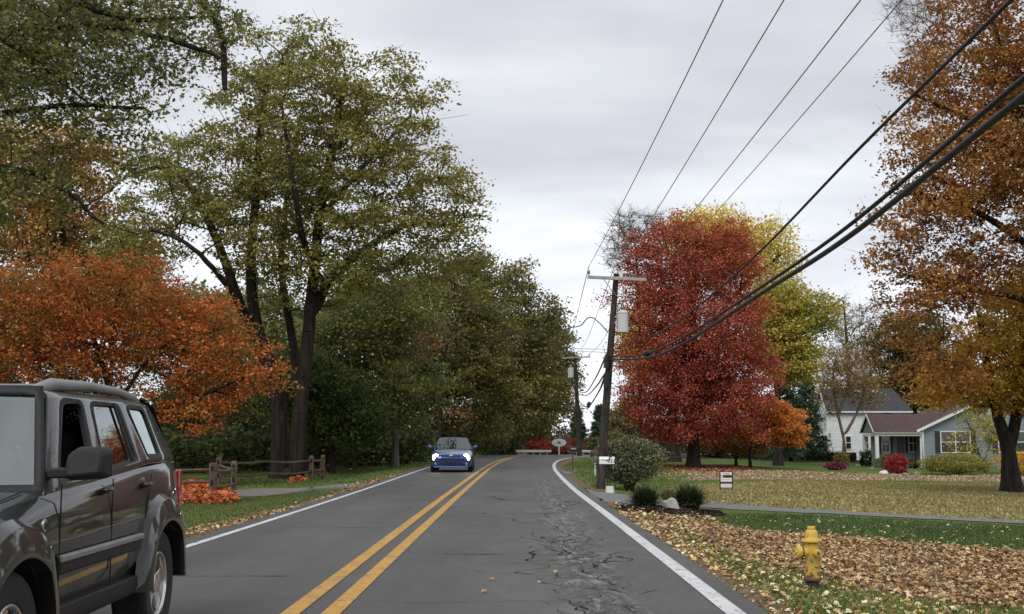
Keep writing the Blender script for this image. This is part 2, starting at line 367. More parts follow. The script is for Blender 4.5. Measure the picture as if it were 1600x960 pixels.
def paint(name,c1,c2,wear,thr):
    thr-=.03
    m,t,b,out=new_mat(name); tc=N(t,'ShaderNodeTexCoord')
    n=N(t,'ShaderNodeTexNoise',i={'Scale':14,'Detail':6,'Roughness':.7}); L(t,tc.outputs['Object'],n.inputs['Vector'])
    n3=N(t,'ShaderNodeTexNoise',i={'Scale':2.0,'Detail':4}); L(t,tc.outputs['Object'],n3.inputs['Vector'])
    c=ramp(t,n3.outputs[0],[(.3,c1),(.7,c2)]); c=mix(t,ramp(t,n.outputs[0],[(thr,0),(thr+.1,wear)]),c,(.1,.1,.1)); n4=N(t,'ShaderNodeTexNoise',i={'Scale':5,'Detail':8,'Roughness':.75,'Distortion':1}); L(t,tc.outputs['Object'],n4.inputs['Vector']); c=mix(t,ramp(t,n4.outputs[0],[(.56,0),(.6,.7)]),c,(.11,.11,.105))
    L(t,c,b.inputs['Base Color']); b.inputs['Roughness'].default_value=.6; return m
WP=paint('white_line_paint',(.5,.5,.5),(.6,.6,.6),.55,.57); YP=paint('yellow_line_paint',(.42,.22,.03),(.52,.29,.05),.6,.55)
def line(name,Pd,Nd,o0,o1,mat,lab):
    o=strip(name,Pd+Nd*o0,Pd+Nd*o1,.007,mat); tag(o,lab,kind='structure')
line('edge_line',Rd,Rn,-.08,.08,WP,'white edge line on the right of the road')
line('edge_line',Ld,Ln,-.06,.06,WP,'white edge line on the left of the road')
line('centre_line',Cd,Cn,-.235,-.085,YP,'left one of the double yellow centre lines')
line('centre_line',Cd,Cn,.085,.235,YP,'right one of the double yellow centre lines')

# open cracks in the worn right wheel track: thin ragged dark strips
CRK=plain('crack_filler',(.012,.012,.012),.95,noise=.3,spec=.1)
_r=np.random.default_rng(77); _V=[];_F=[]
def crack(x,y,hd,ln,w0):
    n=max(6,int(ln/.07)); px,py=x,y; L_=[]
    for i in range(n+1):
        w_=w0*.5*_r.choice([.12,.5,.9,1.5],p=[.3,.35,.25,.1])*(math.sin(PI*(i+.3)/(n+.6))**.5); L_.append((px,py,hd,w_)); hd+=_r.normal(0,.5); hd*=.78; px+=math.sin(hd)*.07; py+=math.cos(hd)*.07
        if _r.uniform()<.09 and ln>1.0: crack(px,py,hd+_r.choice([-1,1])*_r.uniform(.7,1.3),ln*_r.uniform(.2,.4),w0*.7)
    b=len(_V)
    for (a,c,h_,w_) in L_:
        nx_,ny_=math.cos(h_),-math.sin(h_); _V.extend([(a-nx_*w_/2,c-ny_*w_/2,.006),(a+nx_*w_/2,c+ny_*w_/2,.006)])
    _F.extend([(b+2*i,b+2*i+1,b+2*i+3,b+2*i+2) for i in range(len(L_)-1)])
for _y,_x,_l,_w in ((8.6,.80,2.6,.035),(9.2,.45,1.6,.03),(10.4,.62,2.2,.045),(11.2,.9,1.8,.03),(12.0,.50,2.4,.05),(13.2,.72,3.0,.06),(13.9,.42,1.8,.04),(15.6,.66,3.2,.05),(17.6,.85,2.2,.03),(18.6,.55,3.0,.045),(21.5,.6,3.5,.05),(25,.7,4.5,.06),(30,.5,4,.06),(8.3,.62,2.0,.04),(9.6,.98,1.4,.03),(12.4,.72,1.6,.05),(13.4,.58,2.2,.06),(14.4,.8,1.8,.05),(16.6,.5,2.4,.04),(19.6,.7,2.6,.045)): crack(_x,_y,_r.normal(0,.5),_l,_w)
for _y,_x0,_x1 in ((9.3,-1.1,.4),(12.3,-4.0,-2.2),(14.6,-.9,.9),(18.9,-3.6,-2.0),(22.5,-1.2,.8)):
    n=int((_x1-_x0)/.12); b=len(_V); yy_=_y
    for i in range(n+1):
        yy_+=_r.normal(0,.02); _V.extend([(_x0+i*.12,yy_,.006),(_x0+i*.12,yy_+.03*_r.choice([.1,.6,1.1]),.006)])
    _F.extend([(b+2*i,b+2*i+1,b+2*i+3,b+2*i+2) for i in range(n)])
tag(link('road_cracks',npmesh('road_cracks',_V,_F),CRK),'ragged dark cracks in the right lane of the road',kind='stuff')
# ------------------------------------------------------------------ driveways (draped sheets)
def drape(name,A_,B_,mat,dz=.014,n=60,mid=6,label=None,wob=.06):
    A_=np.array(A_,float); B_=np.array(B_,float)
    def rs(Q):
        s=np.concatenate([[0],np.cumsum(np.linalg.norm(np.diff(Q,axis=0),axis=1))]); u=np.linspace(0,s[-1],n); return np.stack([np.interp(u,s,Q[:,0]),np.interp(u,s,Q[:,1])],1)
    A2,B2=rs(A_),rs(B_); r=np.random.default_rng(3)
    A2+=r.normal(0,wob,A2.shape); B2+=r.normal(0,wob,B2.shape)
    V=[]
    for f in np.linspace(0,1,mid+2):
        c_=A2+(B2-A2)*f; u=np.sin(c_[:,0]*.9+1)*np.cos(c_[:,1]*.7)*.015+np.sin(c_[:,0]*.31)*np.sin(c_[:,1]*.23)*.03
        s_=side_dist(c_[:,0],c_[:,1]); z=H(c_[:,0],c_[:,1])+u*sm(1,4,np.abs(s_)); V.append(np.column_stack([c_,np.where(s_==0,crest(c_[:,0],c_[:,1])-.008,z+dz*sm(0,.5,np.abs(s_)))]))
    k=mid+2; V=np.concatenate(V); i=np.arange(n-1)
    q=np.concatenate([np.stack([j*n+i,(j+1)*n+i,(j+1)*n+i+1,j*n+i+1],1) for j in range(k-1)])
    return tag(link(name,npmesh(name,V,q),mat),label,kind='structure')
def gp(*pp): return [tuple(G(*p)[:2]) for p in pp]
GRAV=plain('gravel_drive',(.16,.15,.14),.95,noise=.5,scale=30,bump=.02)
PATHM=plain('worn_asphalt_path',(.15,.145,.14),.9,noise=.35,scale=22,bump=.01)
APR=plain('dark_asphalt_apron',(.075,.075,.078),.9,noise=.3,scale=25,bump=.01)
drape('driveway',gp((880,770),(905,776),(950,785),(1000,790),(1100,794),(1420,811),(1800,830)),gp((868,757),(896,763),(940,770),(1010,779),(1090,787),(1420,806),(1800,822)),PATHM,label='narrow grey driveway crossing the right lawn')
drape('driveway',gp((862,741),(885,741),(940,741),(1000,741)),gp((858,733),(885,734),(940,735),(1000,736)),GRAV,label='gravel driveway behind the black mailbox')
drape('driveway',gp((640,744),(590,760),(500,770),(430,774),(380,776),(250,776)),gp((600,750),(560,759),(480,762),(420,764),(370,766),(250,766)),GRAV,label='gravel driveway on the left between fence and road')
# ------------------------------------------------------------------ trees
def frust(p0,p1,r0,r1,n=5):
    """many tapered tubes as one mesh array"""
    p0=np.asarray(p0);p1=np.asarray(p1);d=p1-p0;ln=np.linalg.norm(d,axis=1);ok=ln>1e-4
    p0,p1,d,ln,r0,r1=p0[ok],p1[ok],d[ok],ln[ok],np.asarray(r0)[ok],np.asarray(r1)[ok]
    d=d/ln[:,None]; ref=np.where(np.abs(d[:,2:3])>.9,[[1.,0,0]],[[0,0,1.]]); sx=np.cross(d,ref); sx/=np.linalg.norm(sx,axis=1)[:,None]; sy=np.cross(d,sx)
    a=np.arange(n)*2*PI/n; ca,sa=np.cos(a),np.sin(a)
    ring=sx[:,None,:]*ca[None,:,None]+sy[:,None,:]*sa[None,:,None]
    V=np.concatenate([p0[:,None]+ring*r0[:,None,None],p1[:,None]+ring*r1[:,None,None]],1).reshape(-1,3)
    m=len(p0); b=(np.arange(m)*2*n)[:,None]; k=np.arange(n)[None]; k2=(k+1)%n
    Fq=np.stack([b+k,b+k2,b+k2+n,b+k+n],-1).reshape(-1,4)
    return V,Fq
def leaves(pos,size,r,up=.35,aspect=.62,jit=.35):
    """one folded four-sided leaf per position"""
    n=len(pos); nrm_=r.normal(0,1,(n,3)); nrm_[:,2]=np.abs(nrm_[:,2])+up; nrm_/=np.linalg.norm(nrm_,axis=1)[:,None]
    t=r.normal(0,1,(n,3)); t-=nrm_*(t*nrm_).sum(1)[:,None]; t/=np.linalg.norm(t,axis=1)[:,None]; s=np.cross(nrm_,t)
    L_=(size*(1+r.uniform(-jit,jit,n)))[:,None]; W=L_*aspect
    v0=pos-t*L_*.5; v2=pos+t*L_*.5; v1=pos-s*W*.5+nrm_*L_*.12; v3=pos+s*W*.5+nrm_*L_*.12
    V=np.stack([v0,v1,v2,v3],1).reshape(-1,3); Fq=np.arange(4*n).reshape(-1,4)
    return V,Fq
def ell(T,px,py,rx,ry,dy=0,dep=None,w=1.0):
    """ellipsoid (centre, radii, weight) of a crown standing at distance T"""
    Yc=T+dy; c=np.array(P(px,py,Yc)); k=Yc/F; return (c,np.array([rx*k,(dep if dep is not None else (rx+ry)/2*k),ry*k*1.02]),w)
def grow(paths,r0,ells,ncl,seed,rc=(.7,1.2),gap=.55,tipr=.012,seg=1.1,shell=.45,upb=.12,kpath=.25,minz=None,pr=None):
    r=np.random.default_rng(seed)
    pos=[];par=[];minr=[];pl=[]
    for pi,pth in enumerate(paths):
        Q=np.array([list(q) for q in pth],float)
        # smooth + subdivide
        D=dense(Q,max(2,int(np.linalg.norm(Q[1]-Q[0])/.6)+1)) if len(Q)>2 else np.linspace(Q[0],Q[-1],6)
        if pi: D=D+r.normal(0,.03,D.shape)*np.linspace(0,1,len(D))[:,None]
        ra=(r0 if pi==0 else (pr[pi] if pr else r0*.5)); rb=(ra*.35 if pi else ra*.3)
        if pi==0: last=-1
        else: last=int(np.argmin(np.linalg.norm(np.array(pos)-D[0],axis=1)))
        for j,q in enumerate(D):
            if pi and j==0: continue
            f=j/max(1,len(D)-1); flare=(1+.55*math.exp(-j*.9)) if pi==0 else 1
            pos.append(q);par.append(last);minr.append((ra+(rb-ra)*f)*flare);pl.append((pl[last]+np.linalg.norm(q-pos[last])) if last>=0 else 0);last=len(pos)-1
    ntr=len(pos)
    vol=np.array([e[1].prod()*e[2] for e in ells]); vol/=vol.sum(); cl=[]; tries=0; g=gap*np.mean(rc)
    while len(cl)<ncl and tries<ncl*30:
        tries+=1; e=ells[r.choice(len(ells),p=vol)]; d=r.normal(0,1,3); d/=np.linalg.norm(d); rad=r.uniform(0,1)**shell
        c=e[0]+d*e[1]*rad
        if minz is not None and c[2]<minz: continue
        if cl and np.min(((np.array(cl)-c)**2).sum(1))<g*g: continue
        cl.append(c)
    cl=np.array(cl); T0=np.array(pos); dd=np.min(((cl[:,None]-T0[None])**2).sum(2),axis=1); cl=cl[np.argsort(dd)]
    cap=len(pos)+len(cl)*9+10; PA=np.zeros((cap,3)); PA[:len(pos)]=pos; PL=np.zeros(cap); PL[:len(pl)]=pl; n=len(pos); par=list(par); minr=list(minr)
    lowest=T0[0][2]+ (T0[:,2].max()-T0[0][2])*.12
    for c in cl:
        d=np.linalg.norm(PA[:n]-c,axis=1); cost=d+kpath*PL[:n]*.6+.7*np.maximum(0,PA[:n,2]-c[2]+.2)+ (PA[:n,2]<lowest)*50
        i=int(cost.argmin()); a=PA[i].copy(); D=np.linalg.norm(c-a); k=min(7,max(1,int(D/seg)))
        midp=(a+c)/2+r.normal(0,.11*D,3)+np.array([0,0,upb*D])
        for j in range(1,k+1):
            t=j/k; q=(1-t)**2*a+2*t*(1-t)*midp+t*t*c
            if j<k: q=q+r.normal(0,.04*min(D,2),3)
            PA[n]=q; PL[n]=PL[i]+np.linalg.norm(q-PA[i]); par.append(i); minr.append(0); i=n; n+=1
    R=np.zeros(n); ch=np.zeros(n,int)
    ex=2.35
    for i in range(n-1,-1,-1):
        if R[i]==0: R[i]=tipr**ex
        if par[i]>=0: R[par[i]]+=R[i]
    R=R**(1/ex); R=np.minimum(R,r0*.55); R=np.maximum(R,np.array(minr))
    par=np.array(par); i=np.arange(n)[par>=0]; 
    r1=R[i]; r0_=np.minimum(R[par[i]],R[i]*1.35+.004)
    return PA[:n],R,i,par,r1,r0_,cl,ntr
def tree(name,label,cat,base,paths,r0,ells,ncl,lpc,lsz,lm,bark,seed=1,rc=(.7,1.2),group=None,flat=.55,bare=False,twigs=4,shell=.45,gap=.55,sides=5,droop=.12,sprd=.42,pr=None,kpath=.25,upb=.12,minz=None,tipr=.012,up=.35,extra=None,seg=1.1):
    r=np.random.default_rng(seed+100); base=Vector(base)
    PA,R,i,par,r1,r0_,cl,ntr=grow(paths,r0,ells,ncl,seed,rc,shell=shell,gap=gap,pr=pr,kpath=kpath,upb=upb,minz=minz,tipr=tipr,seg=seg)
    big=R[i]>.09; V,Fq=frust(PA[par[i]][big],PA[i][big],r0_[big],r1[big],10)
    V2,F2=frust(PA[par[i]][~big],PA[i][~big],r0_[~big],r1[~big],sides)
    V=np.concatenate([V,V2]); Fq=np.concatenate([Fq,F2+len(V)-len(V2)])
    n=len(cl); rad=r.uniform(rc[0],rc[1],n)
    if twigs:
        k=twigs*(2 if bare else 1); e=np.repeat(cl,k,0)+r.normal(0,1,(n*k,3))*np.repeat(rad,k)[:,None]*np.array([.6,.6,.45])+ (np.array([0,0,.25])*np.repeat(rad,k)[:,None] if bare else 0)
        s=np.repeat(cl,k,0); V3,F3=frust(s,e,np.full(len(s),tipr*.85),np.full(len(s),tipr*.35),3); V3b=V3
        Fq=np.concatenate([Fq,F3+len(V)]); V=np.concatenate([V,V3])
    org=np.array(base)
    t=empty(name,base,label=label,cat=cat,group=group)
    link('trunk',npmesh('trunk',V-org,Fq),bark,t,smooth=True)
    if not bare or lpc:
        k=r.poisson(lpc*(rad/np.mean(rc))**1.5).clip(0); pos=np.repeat(cl,k,0); rr=np.repeat(rad,k); off=r.normal(0,sprd,(len(pos),3))*rr[:,None]*np.array([1,1,flat])
        off[:,2]-=droop*(off[:,:2]**2).sum(1)/np.maximum(rr,.1); pos=pos+off
        V,Fq=leaves(pos-org,lsz,r,up=up)
        link('crown',npmesh('crown',V,Fq),lm,t)
    return t
BK_D=bark_mat('dark_bark',(.012,.010,.008),(.045,.036,.028)); BK_G=bark_mat('grey_bark',(.07,.062,.052),(.17,.155,.13)); BK_B=bark_mat('brown_bark',(.04,.028,.02),(.11,.08,.06))
OLIVE=leaf_mat('olive_green_leaves',[hx(116,112,46),hx(132,122,50),hx(100,102,42),hx(146,130,54),hx(88,90,40),hx(128,112,46)],clump=.28,patch=hx(94,98,44),gain=1.8,sat=.88); OLIVF=leaf_mat('far_olive_leaves',[hx(112,106,46),hx(126,116,50),hx(96,96,42),hx(138,122,54),hx(84,86,40)],clump=.2,patch=hx(88,90,42),gain=1.45)
DKGR=leaf_mat('dark_green_leaves',[hx(80,82,40),hx(96,96,46),hx(66,72,36),hx(112,106,50)],clump=.3,gain=2.1)
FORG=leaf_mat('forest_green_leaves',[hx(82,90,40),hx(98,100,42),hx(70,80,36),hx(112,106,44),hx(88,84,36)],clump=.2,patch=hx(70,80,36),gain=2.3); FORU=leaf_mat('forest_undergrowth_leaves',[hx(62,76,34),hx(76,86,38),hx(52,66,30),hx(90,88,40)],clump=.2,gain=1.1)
ORNG=leaf_mat('orange_leaves',[hx(192,104,48),hx(174,92,44),hx(206,122,58),hx(156,84,42),hx(180,114,50)],clump=.5,patch=hx(108,96,44),sat=.95,gain=1.5)
REDL=leaf_mat('crimson_leaves',[hx(158,72,56),hx(174,86,62),hx(140,60,48),hx(182,100,66),hx(152,76,54)],clump=.22,patch=hx(156,84,46),gain=1.35,tl=.3,sat=.92)
YELC=leaf_mat('clear_yellow_leaves',[hx(206,176,56),hx(216,190,76),hx(184,158,48),hx(160,146,48)],clump=.3,gain=1.6); YELG=leaf_mat('yellow_green_leaves',[hx(186,164,48),hx(196,172,60),hx(160,144,44),hx(140,134,42)],clump=.25,patch=hx(110,120,40),gain=1.45)
AMBR=leaf_mat('amber_leaves',[hx(206,120,24),hx(222,140,36),hx(186,102,22),hx(170,96,24)],clump=.4,patch=hx(140,92,26))
BRWN=leaf_mat('russet_brown_leaves',[hx(126,80,46),hx(144,92,50),hx(104,66,40),hx(156,110,54),hx(92,62,38)],clump=.3,patch=hx(150,108,46),gain=1.45,sat=.95)
GOLD=leaf_mat('golden_leaves',[hx(190,150,46),hx(206,166,56),hx(162,128,42),hx(142,116,40),hx(178,122,44)],clump=.4,patch=hx(140,112,34),gain=1.55,sat=.95)
TANL=leaf_mat('dull_tan_leaves',[hx(120,108,62),hx(104,96,56),hx(134,118,62),hx(96,84,50)],clump=.3)
SPRC=leaf_mat('blue_green_needles',[hx(44,66,50),hx(54,78,58),hx(36,56,44),hx(66,86,62)],clump=.5,tl=.1)
VARI=leaf_mat('variegated_leaves',[hx(112,112,78),hx(132,130,94),hx(84,92,56),hx(150,146,112),hx(72,82,48)],clump=1.2,tl=.2,gain=1.1)
REDH=leaf_mat('scarlet_shrub_leaves',[hx(156,62,50),hx(134,50,42),hx(172,80,58),hx(146,66,46)],clump=.8,gain=1.7)

# --- big olive-green tree on the left
T=52; B=G(447,750)
q=lambda px,py,dy=0: P(px,py,T+dy)
e=[ell(T,470,190,150,150,dep=5),ell(T,560,170,110,110,dep=4),ell(T,610,300,135,120,dep=5),ell(T,700,360,75,85,dep=4),ell(T,400,300,140,130,dep=5),ell(T,290,290,100,90,dep=4),
   ell(T,500,400,170,90,dep=5),ell(T,470,70,80,45,dep=3),ell(T,400,120,70,80,dep=3),ell(T,685,160,25,35,dep=1,w=2),ell(T,230,380,80,60,dep=3),ell(T,740,440,40,50,dep=2),ell(T,600,110,50,45,dep=2),ell(T,640,220,60,60,dep=2)]
tree('tall_tree','tallest olive green tree with two joined dark trunks standing behind the rail fence','tree',B,
  [[q(438,756),q(437,700),q(436,640),q(430,590),q(404,520),q(392,440),q(398,330),q(405,220),q(420,110)],
   [q(430,595),q(385,500),q(352,410),q(318,330),q(285,280),q(245,262),q(205,276)],
   [q(466,756,-.6),q(466,700,-.6),q(470,620,-.6),q(482,520,-.5),q(490,430),q(500,330),q(520,230),q(540,120)],
   [q(486,500),q(520,430),q(570,390),q(630,355),q(690,350,-1)],
   [q(500,340),q(560,270,1),q(610,215,1),q(640,180,1)],
   [q(470,620),q(455,520,1),q(440,420,2),q(450,300,2),q(470,180,2)],
   [q(404,520),q(350,440,-2),q(290,380,-3),q(240,360,-3)],
   [q(500,440),q(470,360,-3),q(455,260,-4),q(440,160,-3)]],
  .4,e,640,105,.17,OLIVE,BK_D,seed=11,rc=(.6,1.2),flat=.42,shell=.5,gap=.74,droop=.15,pr=[0,.25,.38,.23,.14,.22,.16,.16],kpath=.1,tipr=.016,seg=1.0)

# --- orange maple at the left
T=44; q=lambda px,py,dy=0: P(px,py,T+dy)
e=[ell(T,70,470,120,90,dep=2.5),ell(T,200,480,110,90,dep=2.5),ell(T,310,530,90,90,dep=2.2),ell(T,380,580,72,62,dep=1.8),ell(T,300,620,75,55,dep=1.8),ell(T,-40,520,100,120,dep=2.5),ell(T,120,560,120,80,dep=2.5),ell(T,425,605,34,22,dep=.6,w=2),ell(T,240,410,30,24,dep=1)]
B=onground(165,T)
tree('orange_maple','low spreading orange maple behind the dark off-road car','tree',B,
  [[B-Vector((0,0,.1)),q(166,690),q(172,620),q(150,540),q(120,460)],[q(168,660),q(205,600),q(260,540),q(330,520)],[q(168,680),q(230,650),q(310,620),q(380,590)],[q(170,640),q(90,580),q(20,520)],[q(168,650),q(175,560),q(180,480),q(200,420)]],
  .2,e,560,72,.135,ORNG,BK_D,seed=21,rc=(.45,.85),flat=.5,gap=.7,pr=[0,.1,.09,.1,.1],tipr=.009,kpath=.15,droop=.2,shell=.5)

# --- dark tree leaning in from the far left, its limbs over the frame's corner
T=26; q=lambda px,py,dy=0: P(px,py,T+dy); B=onground(-330,T)
e=[ell(T,60,60,150,110,dep=3),ell(T,180,90,120,80,dep=2.5),ell(T,60,170,100,70,dep=2.5),ell(T,280,40,90,45,dep=1.5,w=.7),ell(T,-90,120,140,150,dep=3),ell(T,170,190,80,70,dep=2),ell(T,40,290,110,60,dep=2),ell(T,150,-30,200,60,dep=3),ell(T,270,110,50,60,dep=1,w=.6),ell(T,200,270,50,40,dep=1)]
tree('overhanging_tree','dark green tree with long limbs reaching in over the far left','tree',B,
  [[B-Vector((0,0,.1)),q(-325,500),q(-310,300),q(-280,150),q(-240,0)],[q(-318,420),q(-150,250),q(0,180),q(100,165),q(230,170)],[q(-300,260),q(-120,120),q(0,60),q(120,40),q(260,60),q(340,90)],[q(-290,200),q(-100,0),q(60,-20),q(190,30),q(300,30)],[q(-318,430),q(-150,330),q(0,260),q(90,290),q(160,350)],[q(0,60),q(60,100),q(110,140),q(170,180)]],
  .4,e,440,52,.115,DKGR,BK_D,seed=31,rc=(.35,.7),gap=.7,pr=[0,.11,.13,.12,.1,.05],tipr=.007,kpath=.1,shell=.6,seg=.7)
# hanging spray of the same tree kind, near the big tree's top
T=38; q=lambda px,py,dy=0: P(px,py,T+dy); B=onground(-60,T)
e=[ell(T,345,60,34,75,dep=.9),ell(T,330,15,70,30,dep=1),ell(T,350,130,22,50,dep=.7),ell(T,0,60,120,100,dep=2),ell(T,150,20,160,40,dep=2)]
tree('ivy_hung_tree','slender dark tree whose ivy covered limb hangs beside the tallest crown','tree',B,
  [[B-Vector((0,0,.1)),q(-58,500),q(-40,300),q(0,120),q(80,20),q(200,-20),q(300,-10),q(340,40),q(352,140)]],
  .3,e,170,85,.13,DKGR,BK_D,seed=33,rc=(.35,.65),gap=.6,tipr=.007)
# amber crown glimpsed behind at left
T=60; q=lambda px,py,dy=0: P(px,py,T+dy); B=onground(95,T)
e=[ell(T,100,260,85,70,dep=3),ell(T,60,340,110,80,dep=3),ell(T,0,230,60,60,dep=2)]
tree('amber_tree','amber brown tree showing between green crowns at upper left','tree',B,[[B-Vector((0,0,.1)),q(95,600),q(98,450),q(100,280)]],.3,e,170,75,.24,leaf_mat('amber_brown_leaves',[hx(170,112,48),hx(146,102,46),hx(186,138,52),hx(118,96,42)],patch=hx(110,104,46)),BK_D,seed=35,rc=(.8,1.3),gap=.6)
T=64
B=onground(-120,T); q=lambda px,py,dy=0: P(px,py,T+dy)
tree('green_tree','mixed green and yellow tree at the far left edge behind the orange maple','tree',B,[[B-Vector((0,0,.1)),q(-120,600),q(-110,450),q(-90,300)]],.35,[ell(T,-60,380,180,130,dep=4),ell(T,150,400,120,90,dep=4),ell(T,-100,180,150,130,dep=4)],260,70,.27,leaf_mat('mixed_green_leaves',[hx(88,98,34),hx(110,108,36),hx(140,124,40),hx(74,86,30)],patch=hx(150,96,40)),BK_D,seed=36,rc=(1,1.6),gap=.6)
# --- green trees filling behind
def simple(name,label,base,T,top,e,r0,ncl,lpc,lsz,lm,bk,seed,cat='tree',**k):
    q=lambda px,py,dy=0: P(px,py,T+dy); B=onground(base,T)
    fork=k.pop('fork',None)
    pts=[B-Vector((0,0,.1))]+[q(*p) for p in top]; paths=[pts]
    if fork: paths+= [[q(*p) for p in f] for f in fork]
    return tree(name,label,cat,B,paths,r0,[ell(T,*x[:4],dep=x[4] if len(x)>4 else None,w=x[5] if len(x)>5 else 1) for x in e],ncl,lpc,lsz,lm,bk,seed=seed,pr=[0]+[r0*.55]*8,**k)
simple('green_tree','pale trunked slender tree rising out of the orange leaf pile beside the lawn',617,66,[(618,690),(614,640),(618,560),(630,500),(625,440)],[(560,520,75,80,3),(610,600,90,70,3),(640,480,60,50,2),(540,620,70,60,2),(500,560,60,80,3),(600,470,60,40,2)],.2,280,130,.2,FORG,BK_G,41,rc=(.7,1.2),gap=.6,kpath=.1)
simple('green_tree','dark stemmed tree between the fence end and the slender pale trunk',520,60,[(520,690),(530,650),(524,600),(510,540)],[(520,640,75,50,2.5),(470,600,60,60,2.5),(560,660,50,36,2)],.13,150,130,.18,leaf_mat('deep_green_leaves',[hx(56,76,28),hx(70,86,30),hx(46,64,26),hx(96,96,34)]),BK_D,42,rc=(.6,1.0),gap=.6)
simple('green_tree','olive green tree with forked trunk directly behind the blue car',690,92,[(688,680),(684,600),(680,540),(668,470),(660,420)],[(680,480,70,60,3),(740,500,75,70,3.5),(700,580,90,70,4),(640,560,50,60,3),(760,600,60,60,3),(720,420,60,30,2),(660,650,70,40,3),(740,660,60,36,3)],.3,360,130,.25,OLIVF,BK_D,43,rc=(.9,1.5),gap=.6,fork=[[(684,590),(700,520),(735,460),(750,420)]])
simple('green_tree','broad olive tree standing at the start of the bend behind the road',775,118,[(775,650),(780,580),(785,520),(790,460)],[(790,470,60,50,3.5),(830,520,60,60,4),(780,560,80,60,4),(820,620,70,60,4),(750,470,40,50,3),(805,425,28,24,1.5),(770,640,50,50,4)],.34,330,120,.31,OLIVF,BK_D,44,rc=(1.1,1.8),gap=.6,group=None)
simple('green_tree','smaller rounded green tree behind the guard rail nearest the far pole',848,134,[(848,660),(850,600),(856,540)],[(862,540,36,42,3),(850,600,50,50,4),(878,590,26,40,2.5),(820,660,50,30,4),(880,640,24,34,2)],.3,200,120,.33,leaf_mat('olive_dull_leaves',[hx(88,92,38),hx(104,102,40),hx(74,82,34),hx(124,112,44)]),BK_D,45,rc=(1.1,1.7),gap=.6)
simple('orange_tree','sparse dull orange tree glimpsed among the green woods above the blue car',640,80,[(600,640),(603,560)],[(655,535,40,28,2),(725,645,26,11,1.5),(600,520,26,18,1.5)],.12,60,22,.2,leaf_mat('dull_amber_leaves',[hx(160,98,40),hx(140,90,40),hx(120,86,38)],gain=1.25),BK_D,46,rc=(.8,1.2))
simple('green_tree','tall green tree filling the woods left of the slender pale trunk',400,84,[(400,640),(402,520),(400,420)],[(400,520,110,90,4),(480,640,70,50,4),(330,640,90,60,4),(560,480,60,70,3),(420,660,110,40,4),(270,680,90,40,4)],.35,360,120,.27,FORG,BK_D,47,rc=(1,1.6),gap=.6)
simple('green_tree','green tree low behind the off-road car roof',150,78,[(150,640),(150,560)],[(60,640,160,50,4),(240,660,110,50,4),(-100,600,140,120,4),(180,420,90,90,3)],.3,260,110,.27,FORG,BK_D,48,rc=(.9,1.5),gap=.6)
simple('green_tree','bushy green tree directly behind the orange maple leaves',300,74,[(300,640),(300,540)],[(300,520,100,90,4),(180,480,110,90,4),(380,600,60,60,3),(40,520,120,90,4)],.3,300,100,.27,FORG,BK_D,49,rc=(1,1.5),gap=.6)
simple('dark_tree','thin dark tree with tall Y shaped fork rising behind the blue car',688,82,[(686,660),(684,600),(676,540),(664,480),(655,440)],[(660,440,60,40,2.5),(720,450,50,50,2.5),(690,520,60,40,2),(640,500,40,40,2),(750,480,30,30,1.5)],.17,120,26,.19,OLIVF,BK_D,50,rc=(.6,1.0),fork=[[(684,600),(700,540),(722,480),(740,430)],[(676,540),(640,500),(615,470)]],kpath=.05,tipr=.02)
# understorey of the left woods
def mass(name,label,boxes,n,lsz,lm,seed,kind='stuff'):
    """boxes: (px0,px1,Y0,Y1,height,weight) rows of low leafy growth standing on the ground"""
    r=np.random.default_rng(seed); w_=np.array([b_[5] for b_ in boxes],float); w_/=w_.sum(); V=[]
    for b_,f in zip(boxes,w_):
        k=int(n*f); nc=max(4,k//90); cy=r.uniform(b_[2],b_[3],nc); cxp=r.uniform(b_[0],b_[1],nc)
        x=(cxp-811)/F*cy; z=H(x,cy); h=b_[4]*r.uniform(.45,1,nc); sel=r.integers(0,nc,k); rr=r.uniform(.5,1.1,nc)[sel]*b_[4]*.35
        hz_=r.beta(2.2,1.3,k)*h[sel]
        V.append(np.column_stack([x[sel]+r.normal(0,.5,k)*rr,cy[sel]+r.normal(0,.5,k)*rr,z[sel]+hz_+r.normal(0,.12,k)]))
    V=np.concatenate(V); v,f=leaves(V,lsz,r,up=.5)
    return tag(link(name,npmesh(name,v,f),lm),label,kind=kind)
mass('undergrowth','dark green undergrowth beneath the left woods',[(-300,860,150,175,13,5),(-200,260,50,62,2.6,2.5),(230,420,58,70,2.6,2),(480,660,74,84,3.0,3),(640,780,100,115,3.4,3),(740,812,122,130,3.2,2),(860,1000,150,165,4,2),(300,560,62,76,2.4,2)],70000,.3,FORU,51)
mass('undergrowth','dark growth behind the two houses and the red tree',[(960,1300,150,170,5,3),(1080,1290,118,126,2.6,3),(1250,1700,150,170,12,6),(960,1300,165,185,9,4)],46000,.38,leaf_mat('dark_background_leaves',[hx(40,48,26),hx(56,60,30),hx(34,42,24),hx(74,68,34)]),52)

